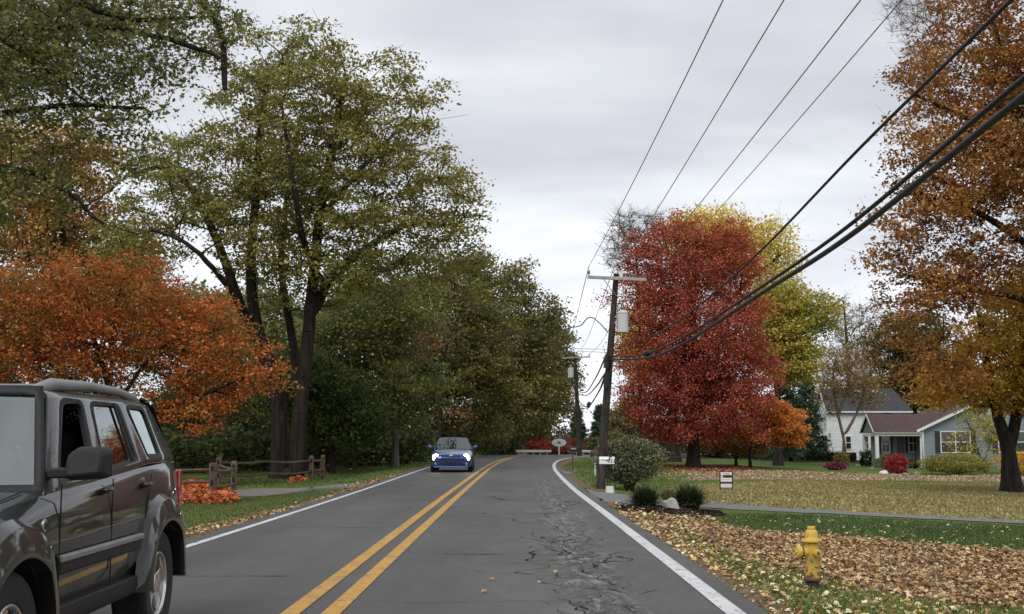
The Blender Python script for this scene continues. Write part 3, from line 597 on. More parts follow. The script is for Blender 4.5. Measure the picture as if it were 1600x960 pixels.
# --- crimson tree
T=66; q=lambda px,py,dy=0: P(px,py,T+dy); B=G(1083,731); T=B.y
q=lambda px,py,dy=0: P(px,py,T+dy)
e=[ell(T,1070,420,92,80,dep=3),ell(T,1010,440,50,70,dep=2.5),ell(T,1140,430,52,70,dep=2.5),ell(T,1080,530,125,90,dep=4),ell(T,1090,620,118,66,dep=4),ell(T,1010,590,42,80,dep=2.5),ell(T,1160,590,52,80,dep=2.5),ell(T,1090,365,60,26,dep=2),ell(T,1135,380,45,34,dep=2),ell(T,1050,680,60,22,dep=3),ell(T,1140,680,60,20,dep=3),ell(T,1010,385,30,36,dep=1.5),ell(T,1190,605,30,20,dep=1),ell(T,1205,560,16,12,dep=.6,w=2),ell(T,1160,640,50,30,dep=2),ell(T,965,560,14,20,dep=.8,w=2),ell(T,1150,350,16,14,dep=.6,w=2),ell(T,1060,338,16,10,dep=.6,w=2),ell(T,1200,470,14,16,dep=.6,w=2),ell(T,962,470,14,16,dep=.6,w=2)]
tree('crimson_tree','large dense crimson red tree on the right lawn behind the utility pole','tree',B,
  [[B-Vector((0,0,.15)),q(1084,700),q(1086,660),q(1080,560),q(1085,450),q(1090,370)],[q(1085,670),q(1050,600),q(1020,520),q(1000,440)],[q(1085,665),q(1120,600),q(1150,520),q(1160,430)],[q(1083,650),q(1070,560,-1),q(1050,460,-1)],[q(1084,640),q(1110,540,1),q(1120,430,1)]],
  .4,e,820,150,.145,REDL,BK_D,seed=61,rc=(.45,1.15),gap=.72,shell=.45,pr=[0,.16,.16,.14,.14],kpath=.05,upb=.0,droop=.05,flat=.7,sprd=.42,minz=B.z+1.6)
# bare twiggy crown left of it
simple('bare_tree','leafless grey twiggy tree top beside the left of the crimson crown',1000,76,[(1000,600),(998,460),(992,380)],[(990,370,42,40,2),(965,400,22,30,1.5),(1025,350,26,20,1.5)],.16,150,2,.14,TANL,BK_G,62,bare=True,rc=(.5,.9),twigs=7,tipr=.012)
# yellow-green trees behind it
simple('yellow_green_tree','tall pale yellow tree rising behind the crimson crown',1050,92,[(1052,640),(1070,520),(1090,420),(1110,350)],[(1110,375,70,50,3),(1180,390,60,45,3),(1215,430,35,40,2),(1095,345,45,22,2),(1205,370,30,24,1.5),(1240,405,18,16,1),(990,540,26,60,2)],.52,280,52,.25,YELC,BK_D,63,rc=(.9,1.5),gap=.6,fork=[[(1060,600),(1120,500),(1180,430),(1220,400)]])
simple('yellow_green_tree','rounded yellow green tree between the crimson crown and the white house',1215,88,[(1216,640),(1214,560),(1228,510),(1262,478)],[(1240,490,60,44,3),(1215,530,50,60,3),(1275,490,34,34,2.5),(1200,470,30,30,2),(1235,560,50,40,3)],.3,250,85,.24,YELG,BK_D,64,rc=(.8,1.3),gap=.6)
simple('amber_tree','small bright amber tree at the lower right of the crimson crown',1172,76,[(1172,700),(1180,680),(1200,660)],[(1218,662,36,34,1.8),(1200,640,26,20,1.2),(1236,678,22,22,1.2)],.09,130,120,.16,AMBR,BK_D,65,rc=(.35,.65),gap=.6)
simple('olive_tree','low brownish olive tree under the right side of the crimson crown',1150,80,[(1150,705),(1156,690)],[(1165,690,42,24,2),(1120,690,26,18,1.5)],.1,80,70,.18,leaf_mat('brown_olive_leaves',[hx(128,96,36),hx(110,88,34),hx(146,104,36),hx(90,78,32)]),BK_D,66,rc=(.4,.7),gap=.6)
# conifers
def conifer(label,px,T,toppy,halfpx,seed,lm=SPRC,n=15000):
    r=np.random.default_rng(seed); B=onground(px,T); top=P(px,toppy,T).z; h=top-B.z; w=halfpx/F*T
    t=empty('conifer',B,label=label,cat='tree'); mb=MB().tube([(0,0,-.1),(0,0,h*.95)],[h*.018+.05,.02],7); mb.build('trunk',BK_D,t,smooth=True)
    nb=110; zb=r.uniform(.06,1,nb)*h; az=r.uniform(0,2*PI,nb); ln=w*(1-zb/h)**.75*r.uniform(.75,1.1,nb)+.15
    k=n//nb; s=r.uniform(.1,1,(nb,k))**.7; x=np.cos(az)[:,None]*ln[:,None]*s; y=np.sin(az)[:,None]*ln[:,None]*s; z=zb[:,None]-.25*ln[:,None]*s**1.4+ .08*ln[:,None]*s
    sp_=.16*ln[:,None]*(1.1-s)+.12
    pos=np.stack([x+r.normal(0,1,x.shape)*sp_,y+r.normal(0,1,x.shape)*sp_,z+r.normal(0,.12,x.shape)],-1).reshape(-1,3)
    v,f=leaves(pos,.26,r,aspect=.35); link('crown',npmesh('crown',v,f),lm,t); return t
conifer('rounded dark conifer behind the far utility pole',903,150,640,20,71)
conifer('taller ragged conifer seen between the two utility poles',937,146,634,22,72)
conifer('tall dark conifer behind the amber tree',1235,104,545,44,73,n=22000)
conifer('dark conifer directly left of the white house gable',1262,112,590,36,74)
conifer('short dark conifer low behind the crimson tree',1180,112,640,34,75)
simple('tan_tree','dull tan tree behind the near utility pole',960,150,[(962,690),(962,660)],[(965,660,20,28,2),(985,650,18,30,2)],.15,80,60,.34,TANL,BK_D,76,rc=(.8,1.2))
simple('green_shrub_tree','pale green rounded tree left of the oval sign',838,146,[(838,690),(838,680)],[(838,682,20,20,1.8)],.12,50,80,.3,leaf_mat('pale_olive_leaves',[hx(96,108,46),hx(112,120,52),hx(80,92,40)]),BK_D,77,rc=(.6,.9))
# behind the houses
simple('bare_tree','tall grey brown nearly leafless tree behind the white house',1330,140,[(1328,600),(1322,520),(1318,470)],[(1325,520,42,60,3),(1300,590,40,50,3),(1355,560,34,60,3),(1370,500,22,40,2)],.3,230,16,.26,TANL,BK_B,81,bare=True,rc=(.9,1.5),twigs=5,tipr=.02)
simple('green_tree','dark green tree filling the gap right of the white house roof',1430,136,[(1430,620),(1430,540)],[(1400,560,50,70,3),(1450,560,60,80,4),(1380,620,40,40,3),(1440,625,50,40,3)],.3,290,100,.34,leaf_mat('umber_green_leaves',[hx(84,78,36),hx(104,88,38),hx(64,66,34),hx(134,100,40)]),BK_D,82,rc=(1,1.7),gap=.6)
simple('bare_tree','vase shaped small tree with few yellow leaves before the white house',1319,100,[(1319,700),(1318,680)],[(1310,590,40,40,2),(1345,600,36,40,2),(1290,620,26,26,1.5),(1325,560,40,26,1.8),(1365,620,20,22,1.2),(1300,650,20,16,1)],.24,230,20,.17,leaf_mat('sparse_yellow_leaves',[hx(150,128,50),hx(130,108,46),hx(116,90,44)]),bark_mat('pinkish_bark',(.1,.06,.045),(.22,.15,.115)),83,bare=True,rc=(.5,.9),twigs=4,tipr=.014,fork=[[(1318,684),(1308,640),(1302,590),(1308,545)],[(1319,682),(1336,650),(1352,610),(1362,560)],[(1310,650),(1324,600),(1330,540)]],kpath=.02,upb=.2)
# brown oak, golden maple at the right edge
T=40; q=lambda px,py,dy=0: P(px,py,T+dy); B=onground(1700,T)
e=[ell(T,1560,120,150,140,dep=4),ell(T,1440,200,62,95,dep=2.2),ell(T,1530,300,140,110,dep=4),ell(T,1400,380,62,60,dep=2),ell(T,1450,440,90,70,dep=3),ell(T,1700,200,160,260,dep=5),ell(T,1560,-20,110,60,dep=3),ell(T,1345,345,28,16,dep=.7,w=2),ell(T,1395,130,24,26,dep=.8,w=2),ell(T,1430,520,52,44,dep=2),ell(T,1530,420,110,60,dep=3),ell(T,1470,570,70,44,dep=2.5),ell(T,1420,590,36,30,dep=1.5)]
tree('brown_oak','tall russet brown oak hanging over the right edge with the black cables before it','tree',B,
  [[B-Vector((0,0,.1)),q(1700,600),q(1695,450),q(1680,300),q(1660,150),q(1640,0)],[q(1696,470),q(1600,380),q(1500,320),q(1420,300)],[q(1690,380),q(1600,260),q(1500,180),q(1430,150)],[q(1697,520),q(1600,470),q(1500,450),q(1420,430)],[q(1680,300),q(1620,150),q(1560,60),q(1540,-20)]],
  .45,e,760,100,.14,BRWN,BK_D,seed=91,rc=(.5,.9),gap=.66,pr=[0,.16,.14,.13,.13],kpath=.08,tipr=.009,seg=.8)
T=46; q=lambda px,py,dy=0: P(px,py,T+dy); B=onground(1578,T)
e=[ell(T,1550,540,60,50,dep=3),ell(T,1590,480,60,56,dep=3),ell(T,1640,560,80,80,dep=3),ell(T,1510,610,70,32,dep=2.5),ell(T,1580,610,60,40,dep=2)]
tree('golden_maple','golden yellow maple with a dark forked trunk before the blue house','tree',B,
  [[B-Vector((0,0,.1)),q(1578,730),q(1575,700),q(1562,660),q(1552,620),q(1540,550),q(1530,490)],[q(1577,705),q(1588,650),q(1594,590),q(1600,500),q(1610,430)],[q(1552,620),q(1510,580),q(1460,565)]],
  .33,e,330,75,.15,GOLD,BK_D,seed=92,rc=(.5,.9),gap=.62,pr=[0,.24,.1],kpath=.08,tipr=.009,seg=.8)
simple('bare_tree','pale leafless branches near the top of the frame beside the brown oak',1640,60,[(1640,400),(1620,200),(1560,80),(1480,40)],[(1430,25,55,35,1.5),(1400,10,30,15,1),(1450,90,40,40,1.5)],.2,130,1,.1,TANL,bark_mat('pale_bark',(.16,.14,.12),(.3,.27,.24)),93,bare=True,rc=(.5,.9),twigs=6,tipr=.01)
simple('yellow_shrub_tree','thin young tree with sparse lime yellow leaves before the blue house windows',1540,78,[(1538,735),(1530,710),(1520,680),(1508,650)],[(1530,660,34,34,1.2),(1505,700,34,26,1.2),(1555,690,26,34,1),(1520,640,26,20,1)],.09,120,22,.14,YELG,BK_B,94,rc=(.4,.7),gap=.5,fork=[[(1536,728),(1548,690),(1556,650)],[(1530,712),(1500,690),(1480,680)]],tipr=.008,kpath=.02)
# ------------------------------------------------------------------ vehicles
def car_paint(name,col,rough=.25,coat=1,metal=.35):
    m,t,b,out=new_mat(name); tc=N(t,'ShaderNodeTexCoord'); n=N(t,'ShaderNodeTexNoise',i={'Scale':3,'Detail':5}); L(t,tc.outputs['Object'],n.inputs['Vector'])
    L(t,ramp(t,n.outputs[0],[(.3,tuple(c*.9 for c in col)),(.7,tuple(c*1.1 for c in col))]),b.inputs['Base Color'])
    b.inputs['Metallic'].default_value=metal; b.inputs['Coat Weight'].default_value=coat; b.inputs['Coat Roughness'].default_value=.03; b.inputs['Specular IOR Level'].default_value=.25; b.inputs['Coat IOR'].default_value=1.55
    L(t,ramp(t,n.outputs[0],[(.3,rough*.8),(.7,rough*1.3)]),b.inputs['Roughness']); return m
SUVP=car_paint('graphite_paint',(.008,.009,.007),.4,.85,.0); BLUP=car_paint('blue_paint',(.015,.05,.2),.25,1,.2)
BLKP=plain('black_plastic',(.016,.016,.017),.6,noise=.2,scale=20,spec=.3); RUB=plain('tyre_rubber',(.018,.018,.018),.85,noise=.25,scale=30)
CHR=plain('polished_alloy',(.62,.62,.62),.25,metal=1,noise=.08,scale=6); ALY=plain('silver_alloy',(.45,.45,.45),.35,metal=.8,noise=.1,scale=6); GREYP=plain('grey_trim',(.2,.2,.2),.5,noise=.1)
INT=plain('dark_interior',(.006,.006,.006),.9,noise=.2)
SEATM=plain('dark_seat_fabric',(.02,.02,.02),.95,noise=.2)
def glass_mat(name,tint,alpha):
    m,t,b,out=new_mat(name); tr=N(t,'ShaderNodeBsdfTransparent'); tr.inputs[0].default_value=(*tint,1)
    gl=N(t,'ShaderNodeBsdfGlossy'); gl.inputs['Roughness'].default_value=.02; gl.inputs[0].default_value=(.86,.95,.94,1)
    fr=N(t,'ShaderNodeLayerWeight'); fr.inputs[0].default_value=.5; f=mth(t,'ADD',mth(t,'MULTIPLY',mth(t,'POWER',fr.outputs['Facing'],3.5),.85),alpha,True)
    n=N(t,'ShaderNodeTexNoise',i={'Scale':3}); f=mth(t,'MULTIPLY',f,ramp(t,n.outputs[0],[(.3,.95),(.7,1)]))
    ms=N(t,'ShaderNodeMixShader'); L(t,f,ms.inputs[0]); L(t,tr.outputs[0],ms.inputs[1]); L(t,gl.outputs[0],ms.inputs[2]); L(t,ms.outputs[0],out.inputs[0]); return m
GLS=glass_mat('tinted_glass',(.02,.025,.025),.17); GLW=glass_mat('windscreen_glass',(.42,.46,.44),.24); GLC=glass_mat('lamp_glass',(.9,.9,.9),.1)
REDG=plain('red_lamp_plastic',(.35,.01,.01),.2,coat=1); AMBG=plain('amber_lamp_plastic',(.6,.2,.02),.2,coat=1)
def loft(secs, sub=0):
    """secs: list of closed half sections [(y,[(x,z)...])] with x>=0 from bottom centre to top centre; mirrored, capped"""
    mb=MB(); full=[]
    for y,h in secs:
        r=[(x,y,z) for x,z in h]; l=[(-x,y,z) for x,z in h[::-1] if x>1e-6]; full.append(r+l)
    n=len(full[0])
    for r in full: mb.v+=r
    for i in range(len(full)-1):
        for k in range(n):
            a=i*n+k; b=i*n+(k+1)%n; mb.f.append((a,b,b+n,a+n))
    mb.f.append(tuple(range(n))); e=(len(full)-1)*n; mb.f.append(tuple(e+k for k in range(n))[::-1]); return mb
def bool_cut(o, cutters):
    for c in cutters:
        md=o.modifiers.new('cut','BOOLEAN'); md.operation='DIFFERENCE'; md.solver='EXACT'; md.object=c
    dg=bpy.context.evaluated_depsgraph_get(); dg.update(); me=bpy.data.meshes.new_from_object(o.evaluated_get(dg)); o.modifiers.clear(); o.data=me
    for c in cutters: bpy.data.objects.remove(c)
def wheel(parent,x,y,r,w,side,nsp,rimr,rimmat):
    """axis along x; side=+1 outer face towards +x"""
    M=Matrix.Translation((x,y,r))@Matrix.Rotation(PI/2*side,4,'Y')
    hub=bpy.data.objects.new('wheel',None); COL.objects.link(hub); hub.parent=parent; hub.location=(x,y,r); hub.empty_display_size=.1
    Mi=Matrix.Rotation(PI/2*side,4,'Y')
    t=MB().lathe([(rimr,-w/2),(r*.93,-w/2),(r*.985,-w*.42),(r,-w*.3),(r,w*.3),(r*.985,w*.42),(r*.93,w/2),(rimr+.02,w*.49),(rimr,w*.45)],36,Mi,cap=False)
    for k in range(48):   # tread blocks
        a=2*PI*k/48
        for z0 in (-w*.33,w*.05):
            R_=Mi@Matrix.Rotation(a,4,'Z'); t.box(r-.004,r+.007,-.014,.014,z0,z0+w*.26,R_)
    t.build('tyre',RUB,hub,ang=40)
    rm=MB().lathe([(rimr,-w*.45),(rimr,w*.44),(rimr-.012,w*.47),(rimr-.03,w*.42),(rimr-.04,w*.15),(rimr-.05,-w*.3)],32,Mi,cap=False)
    for k in range(nsp):
        R_=Mi@Matrix.Rotation(2*PI*k/nsp,4,'Z'); rm.add([R_@Vector(v) for v in [(.035,-.035,w*.3),(rimr-.02,-.05,w*.36),(rimr-.02,.05,w*.36),(.035,.035,w*.3),(.035,-.035,w*.18),(rimr-.02,-.05,w*.2),(rimr-.02,.05,w*.2),(.035,.035,w*.18)]],[(0,1,2,3),(7,6,5,4),(0,4,5,1),(1,5,6,2),(2,6,7,3),(3,7,4,0)])
    rm.lathe([(.075,w*.12),(.075,w*.3),(.06,w*.38),(.03,w*.4),(.001,w*.4)],16,Mi)
    rm.build('rim',rimmat,hub,ang=35,bevel=.006)
    MB().lathe([(rimr-.03,-w*.25),(rimr-.03,-w*.2)],24,Mi).build('brake_disc',BLKP,hub)
    return hub

def make_suv():
    t=empty('off_road_car',(0,0,0),label='dark graphite boxy four wheel drive car passing close by on the left, window down',cat='car')
    def half(w,zb,zt,yf):   # half section
        return [(0,zb),(w-.16,zb),(w-.05,zb+.05),(w-.01,zb+.16),(w,zb+.34),(w-.004,.93),(w-.02,zt-.07),(w-.055,zt-.02),(w-.11,zt),(w*.5,zt+.025),(0,zt+.035)]
    S=[(2.23,half(.60,.50,.90,0)),(2.2,half(.72,.46,.94,0)),(2.1,half(.82,.44,.975,0)),(1.9,half(.885,.44,1.0,0)),(1.4,half(.905,.44,1.05,0)),(1.0,half(.91,.44,1.085,0)),(.8,half(.915,.44,1.10,0)),(0,half(.915,.44,1.14,0)),(-.9,half(.915,.44,1.195,0)),(-1.6,half(.905,.46,1.215,0)),(-1.92,half(.885,.5,1.215,0)),(-2.06,half(.84,.54,1.20,0)),(-2.1,half(.74,.58,1.17,0))]
    body=loft(S).build('body',SUVP,t,ang=32)
    cuts=[]
    for y in (1.35,-1.35):
        c=MB().lathe([(.435,-1.2),(.435,1.2)],40,Matrix.Translation((0,y,.38))@Matrix.Rotation(PI/2,4,'Y')).build('cutter',None); cuts.append(c)
        c=MB().box(-1.2,1.2,y-.435,y+.435,-.2,.38).build('cutter',None); cuts.append(c)
    # slots for side panels gaps are drawn as thin grooves
    bool_cut(body,cuts); body.data.set_sharp_from_angle(angle=math.radians(32))
    MB().box(-.5,.5,-2.0,2.0,.33,.6).build('chassis',BLKP,t)
    for y in (1.35,-1.35): MB().box(-.68,.68,y-.55,y+.55,.44,.86).build('wheel_well',INT,t)
    # greenhouse shell with real openings. columns: (y at belt, y at glass top)
    cols=[(.78,.38),(.57,.16),(-.06,-.20),(-.24,-.37),(-.94,-.95),(-1.20,-1.14),(-1.60,-1.62),(-2.02,-1.86)]
    zl=[1.155,1.205,1.59,1.622,1.645,1.664,1.678,1.682]; xl=[.862,.85,.705,.685,.65,.57,.34,0]
    def bzl(y): return -.065*(max(-1.3,min(.8,y))+.5)
    def gy(c,z):
        f=(z-1.205)/(1.60-1.205); return cols[c][0]+(cols[c][1]-cols[c][0])*min(f,1.22)
    gh=MB(); nl=len(zl)
    for s in (-1,1):
        b0=len(gh.v)
        for c in range(8):
            for k in range(nl):
                tap=1-.05*max(0,(-gy(c,zl[k])-1.2))/.9
                gh.v.append((s*xl[k]*tap,gy(c,zl[k]),zl[k]-.02*max(0,(-gy(c,zl[k])-1.3))+(bzl(gy(c,zl[k])) if k<2 else 0)))
        for c in range(7):
            for k in range(nl-1):
                if k==1 and c in (1,3,5): continue
                a=b0+c*nl+k; gh.f.append((a,a+nl,a+nl+1,a+1) if s>0 else (a,a+1,a+nl+1,a+nl))
    bm=bmesh.new(); me=bpy.data.meshes.new('cabin_shell'); me.from_pydata(gh.v,[],gh.f); bm.from_mesh(me); bmesh.ops.remove_doubles(bm,verts=bm.verts,dist=.001); bmesh.ops.recalc_face_normals(bm,faces=bm.faces); bm.to_mesh(me); bm.free()
    cs=link('cabin_shell',me,SUVP,t,ang=38); md=cs.modifiers.new('s','SOLIDIFY'); md.thickness=.035; md.offset=-1; md=cs.modifiers.new('b','BEVEL'); md.width=.008; md.segments=2; md.limit_method='ANGLE'; md.angle_limit=math.radians(50)
    def gp_(s,c,z,inset=0): 
        f=(z-1.205)/(1.60-1.205); x=.85+(.705-.85)*f; y=cols[c][0]+(cols[c][1]-cols[c][0])*f; tap=1-.05*max(0,(-y-1.2))/.9
        return Vector((s*(x*tap-inset),y,z-.02*max(0,(-y-1.3))+(bzl(y) if z<1.3 else 0)))
    for s in (-1,1):
        for c,nm in ((1,'front'),(3,'rear'),(5,'quarter')):
            a,b_,c_,d=gp_(s,c,1.2,.012),gp_(s,c+1,1.2,.012),gp_(s,c+1,1.60,.012),gp_(s,c,1.60,.012)
            cen=(a+b_+c_+d)/4; cr=[]
            Q=[a,b_,c_,d]
            # rubber seal frame round the opening (rounded)
            fr=MB(); ring=[]
            for i in range(4):
                p=Q[i]; pa=Q[i-1]; pb=Q[(i+1)%4]; ra=.07 if i>1 else .03
                u=(pa-p).normalized()*ra; v=(pb-p).normalized()*ra
                for tt in (0,.33,.67,1): ring.append(p+u*(1-tt)**2+v*tt**2)
            out=[p+(p-cen).normalized()*.012+Vector((s*.014,0,0)) for p in ring]; inn=[p-(p-cen).normalized()*.028+Vector((s*.008,0,0)) for p in ring]
            n=len(ring); dn=[p+Vector((-s*.03,0,0)) for p in out]; di=[p+Vector((-s*.03,0,0)) for p in inn]
            fr.add(out+inn+dn+di,[(i,(i+1)%n,n+(i+1)%n,n+i) for i in range(n)]+[(n+i,n+(i+1)%n,3*n+(i+1)%n,3*n+i) for i in range(n)]+[(i,2*n+i,2*n+(i+1)%n,(i+1)%n) for i in range(n)])
            fr.build('window_seal',BLKP,t,fix=False)
            if s==-1 and c==1: # driver's window wound down: only the top edge of the glass shows above the sill
                MB().add([a+Vector((0,0,-.01)),b_+Vector((0,0,-.01)),b_+(c_-b_)*.05,a+(d-a)*.05],[(0,1,2,3)]).build('window_pane',GLS,t,fix=False); continue
            MB().add([p+Vector((-s*.004,0,0)) for p in ring],[tuple(range(n))]).build('window_pane',GLS,t,fix=False)
            if c==3: MB().bar(gp_(s,4,1.2,.0)+Vector((0,.13,0)),gp_(s,4,1.6,.0)+Vector((0,.11,0)),.02,.016).build('window_divider',BLKP,t)
    # windscreen with dark surround
    def scr(n_,z0,z1,f0,f1,mat,name,off):
        V=[];Fq=[]
        for j in range(13):
            z=z0+(z1-z0)*j/12; f=(z-1.10)/(1.655-1.10)
            for i in range(n_+1):
                u=-1+2*i/n_; x=u*(f0+(f1-f0)*f); bow=.16*(1-abs(u)**2.2)*(1-.45*f)
                V.append((x,.78-.42*f+bow+off,z))
        for j in range(12):
            for i in range(n_): a=j*(n_+1)+i; Fq.append((a,a+1,a+n_+2,a+n_+1))
        me=bpy.data.meshes.new(name); me.from_pydata(V,[],Fq); return link(name,me,mat,t,smooth=True)
    scr(30,1.07,1.655,.85,.665,BLKP,'windscreen_surround',-.01)
    # cut centre of the surround: rebuild as a frame
    o=[c for c in t.children if c.name.startswith('windscreen_surround')][0]; bm=bmesh.new(); bm.from_mesh(o.data)
    kill=[f for f in bm.faces if 1.12<f.calc_center_median().z<1.61 and abs(f.calc_center_median().x)<(.78-.24*(f.calc_center_median().z-1.1))]; bmesh.ops.delete(bm,geom=kill,context='FACES'); bm.to_mesh(o.data); bm.free()
    md=o.modifiers.new('s','SOLIDIFY'); md.thickness=.02
    scr(14,1.09,1.65,.81,.64,GLW,'windscreen',.004)
    g=MB()
    # roof front edge to screen, rear glass
    g.add([(-.76,-2.09,1.22),(.76,-2.09,1.22),(.66,-1.95,1.60),(-.66,-1.95,1.60)],[(0,1,2,3)]).build('rear_window',GLS,t,fix=False)
    MB().add([(-.80,-2.07,1.15),(.80,-2.07,1.15),(.76,-2.085,1.21),(-.76,-2.085,1.21),(-.66,-1.94,1.60),(.66,-1.94,1.60),(.60,-1.89,1.665),(-.60,-1.89,1.665),(-.80,-2.05,1.2),(.80,-2.05,1.2),(.69,-1.90,1.60),(-.69,-1.90,1.60)],[(0,1,2,3),(4,5,6,7),(8,3,4,11),(2,9,10,5),(0,3,8),(1,9,2),(11,4,7),(5,10,6)]).build('tailgate_frame',SUVP,t,fix=False)
    # grey roof rails
    for s in (-1,1):
        MB().tube([(s*.60,.34,1.63),(s*.605,.24,1.66),(s*.61,.1,1.685),(s*.615,-.6,1.705),(s*.615,-1.2,1.695),(s*.60,-1.62,1.665),(s*.59,-1.78,1.63)],[.03,.036,.04,.03,.03,.034,.03],8).build('roof_rail',GREYP,t,smooth=True)
    for y in (-.3,-1.2): MB().bar((-.61,y,1.70),(.61,y,1.70),.05,.016).build('roof_crossbar',GREYP,t,bevel=.008)
    # flares
    for y in (1.35,-1.35):
        for s in (-1,1):
            f=MB(); n=20; pr=[]
            for i in range(n+1):
                a=PI*i/n; ca,sa=math.cos(a),math.sin(a)
                k=1/max(abs(ca),abs(sa)*1.0)**.22   # squarish arch
                dz=.38; lo=0
                R1,R2=.425*k,.575*k
                pr.append([(s*.90,y+R2*ca,dz+R2*sa*1.06),(s*.955,y+(R2-.03)*ca,dz+(R2-.03)*sa*1.05),(s*.985,y+(R1+.05)*ca,dz+(R1+.04)*sa),(s*.985,y+R1*ca,dz+R1*sa),(s*.88,y+R1*ca,dz+R1*sa)])
            ends=[]
            for e,yy in ((0,1),(-1,-1)): pass
            down=lambda row,zz:[(x,y_,zz+(z-.38)) for x,y_,z in row]
            pr=[down(pr[0],.40)]+pr+[down(pr[-1],.40)]
            for row in pr: f.v+=row
            m_=5
            for i in range(len(pr)-1):
                for k_ in range(m_-1): a=i*m_+k_; f.f.append((a,a+1,a+m_+1,a+m_))
            f.build('wheel_flare',SUVP,t,ang=40)
    for s in (-1,1):
        # side moulding, bright upper strip, lower cladding, sill
        MB().prism([(s*.912,.655),(s*.94,.665),(s*.945,.745),(s*.912,.765)],-.77,.77,'y').build('side_moulding',BLKP,t,bevel=.008)
        MB().prism([(s*.935,.725),(s*.955,.728),(s*.957,.757),(s*.93,.765)],-.77,.77,'y').build('moulding_strip',GREYP,t,bevel=.005)
        MB().prism([(s*.915,.655),(s*.938,.668),(s*.938,.685),(s*.915,.695)],-.4,.6,'y').build('lower_strip',GREYP,t,bevel=.004)
        MB().prism([(s*.80,.36),(s*.89,.37),(s*.915,.42),(s*.915,.49),(s*.80,.5)],-.85,.85,'y').build('sill',BLKP,t,bevel=.01)
        for y,nm in ((-.0,0),(-.86,1)):  # handles
            MB().box(s*.905,s*.925,y-.10,y+.02,1.045,1.085).build('door_handle',BLKP,t,bevel=.008)
            h=MB(); h.tube([(s*.915,y+.015,1.068),(s*.95,y+.0,1.07),(s*.95,y-.085,1.075),(s*.915,y-.10,1.075)],.012,6); h.build('door_handle',CHR if 0 else SUVP,t,smooth=True)
        # door shut lines
        for y0,y1 in ((.72,.72),(-.19,-.19),(-.80,-1.05)):
            MB().bar((s*.9135,y0,.50),(s*.913,y1,1.13),.006,.008,(0,1,0)).build('door_gap',INT,t)
        # mirror
        mr=MB(); 
        X0=s*.90
        mr.add([(s*.93,.66,1.145),(s*1.15,.64,1.155),(s*1.16,.63,1.31),(s*1.13,.625,1.33),(s*.98,.625,1.33),(s*.94,.64,1.29),
                (s*.94,.79,1.16),(s*1.13,.76,1.18),(s*1.13,.74,1.30),(s*1.10,.735,1.32),(s*.99,.735,1.32),(s*.95,.77,1.29)],
               [(0,1,2,3,4,5),(11,10,9,8,7,6),(0,6,7,1),(1,7,8,2),(2,8,9,3),(3,9,10,4),(4,10,11,5),(5,11,6,0)])
        mr.build('wing_mirror',BLKP,t,bevel=.022)
        MB().bar((s*.84,.72,1.19),(s*.96,.70,1.19),.10,.055).build('mirror_arm',BLKP,t,bevel=.01)
        MB().box(s*1.145-s*.18,s*1.145,.6215,.6235,1.17,1.32).build('mirror_glass',CHR,t)
        # lamps
        MB().prism([(s*.70,.70),(s*.865,.70),(s*.865,.86),(s*.70,.86)],2.0,2.14,'y').build('headlight',GLC,t)
        MB().box(s*.78,s*.872,-2.09,-2.0,.86,1.14).build('tail_lamp',REDG,t,bevel=.01)
        MB().box(s*.86,s*.905,-2.0,-1.955,.80,.83).build('side_marker',AMBG,t,bevel=.004)
        b_=MB(); b_.lathe([(.034,0),(.034,.006),(.026,.009),(.001,.009)],20,Matrix.Translation((s*.905,1.0-.06,.93))@Matrix.Rotation(s*PI/2,4,'Y')); b_.build('round_badge',ALY,t,ang=30)
        MB().lathe([(.02,0),(.02,.012)],6,Matrix.Translation((s*.905,.94,.93))@Matrix.Rotation(s*PI/2,4,'Y')).build('badge_centre',BLKP,t)
        wheel(t,s*.80,1.35,.372,.235,s,5,.225,CHR); wheel(t,s*.80,-1.35,.372,.235,s,5,.225,CHR)
        # seats
        for y in (-.05,-1.0):
            MB().box(s*.18,s*.62,y-.25,y+.3,.9,1.12).build('seat',SEATM,t,bevel=.05)
            MB().add([(s*.18,y-.35,1.0),(s*.62,y-.35,1.0),(s*.62,y-.22,1.0),(s*.18,y-.22,1.0),(s*.2,y-.45,1.42),(s*.6,y-.45,1.42),(s*.6,y-.34,1.42),(s*.2,y-.34,1.42)],[(0,1,2,3),(7,6,5,4),(0,4,5,1),(1,5,6,2),(2,6,7,3),(3,7,4,0)]).build('seat_back',SEATM,t,bevel=.04)
            MB().box(s*.3,s*.5,y-.45,y-.36,1.42,1.6).build('head_rest',SEATM,t,bevel=.04)
    MB().box(-.80,.80,-1.9,.7,1.09,1.13).build('cabin_floor',INT,t)
    MB().box(-.60,.60,-1.75,.2,1.60,1.62).build('headlining',INT,t)
    MB().box(-.78,.78,.45,.72,1.08,1.17).build('dashboard',INT,t,bevel=.03)
    wm=MB(); wm.tube([(-.38+.18*math.cos(a),.42+.06*math.sin(a),1.25+.17*math.sin(a)) for a in np.linspace(0,2*PI,25)],.014,6,cap=False); wm.build('steering_wheel',INT,t,smooth=True)
    # bumpers, grille, bonnet gap
    MB().prism([(2.12,.42),(2.3,.46),(2.32,.62),(2.2,.68),(2.05,.66)],-.86,.86,'x').build('front_bumper',BLKP,t,bevel=.03)
    MB().prism([(-1.95,.48),(-2.14,.5),(-2.17,.66),(-2.08,.72),(-1.92,.7)],-.88,.88,'x').build('rear_bumper',SUVP,t,bevel=.03)
    for k in range(7): MB().box(-.51+k*.15,-.44+k*.15,2.225,2.245,.70,.88).build('grille_slot',INT,t,bevel=.02)
    for s in (-1,1): MB().tube([(s*.79,.95,1.10),(s*.80,1.4,1.055),(s*.79,1.9,1.0),(s*.7,2.12,.965)],.004,4).build('bonnet_gap',INT,t)
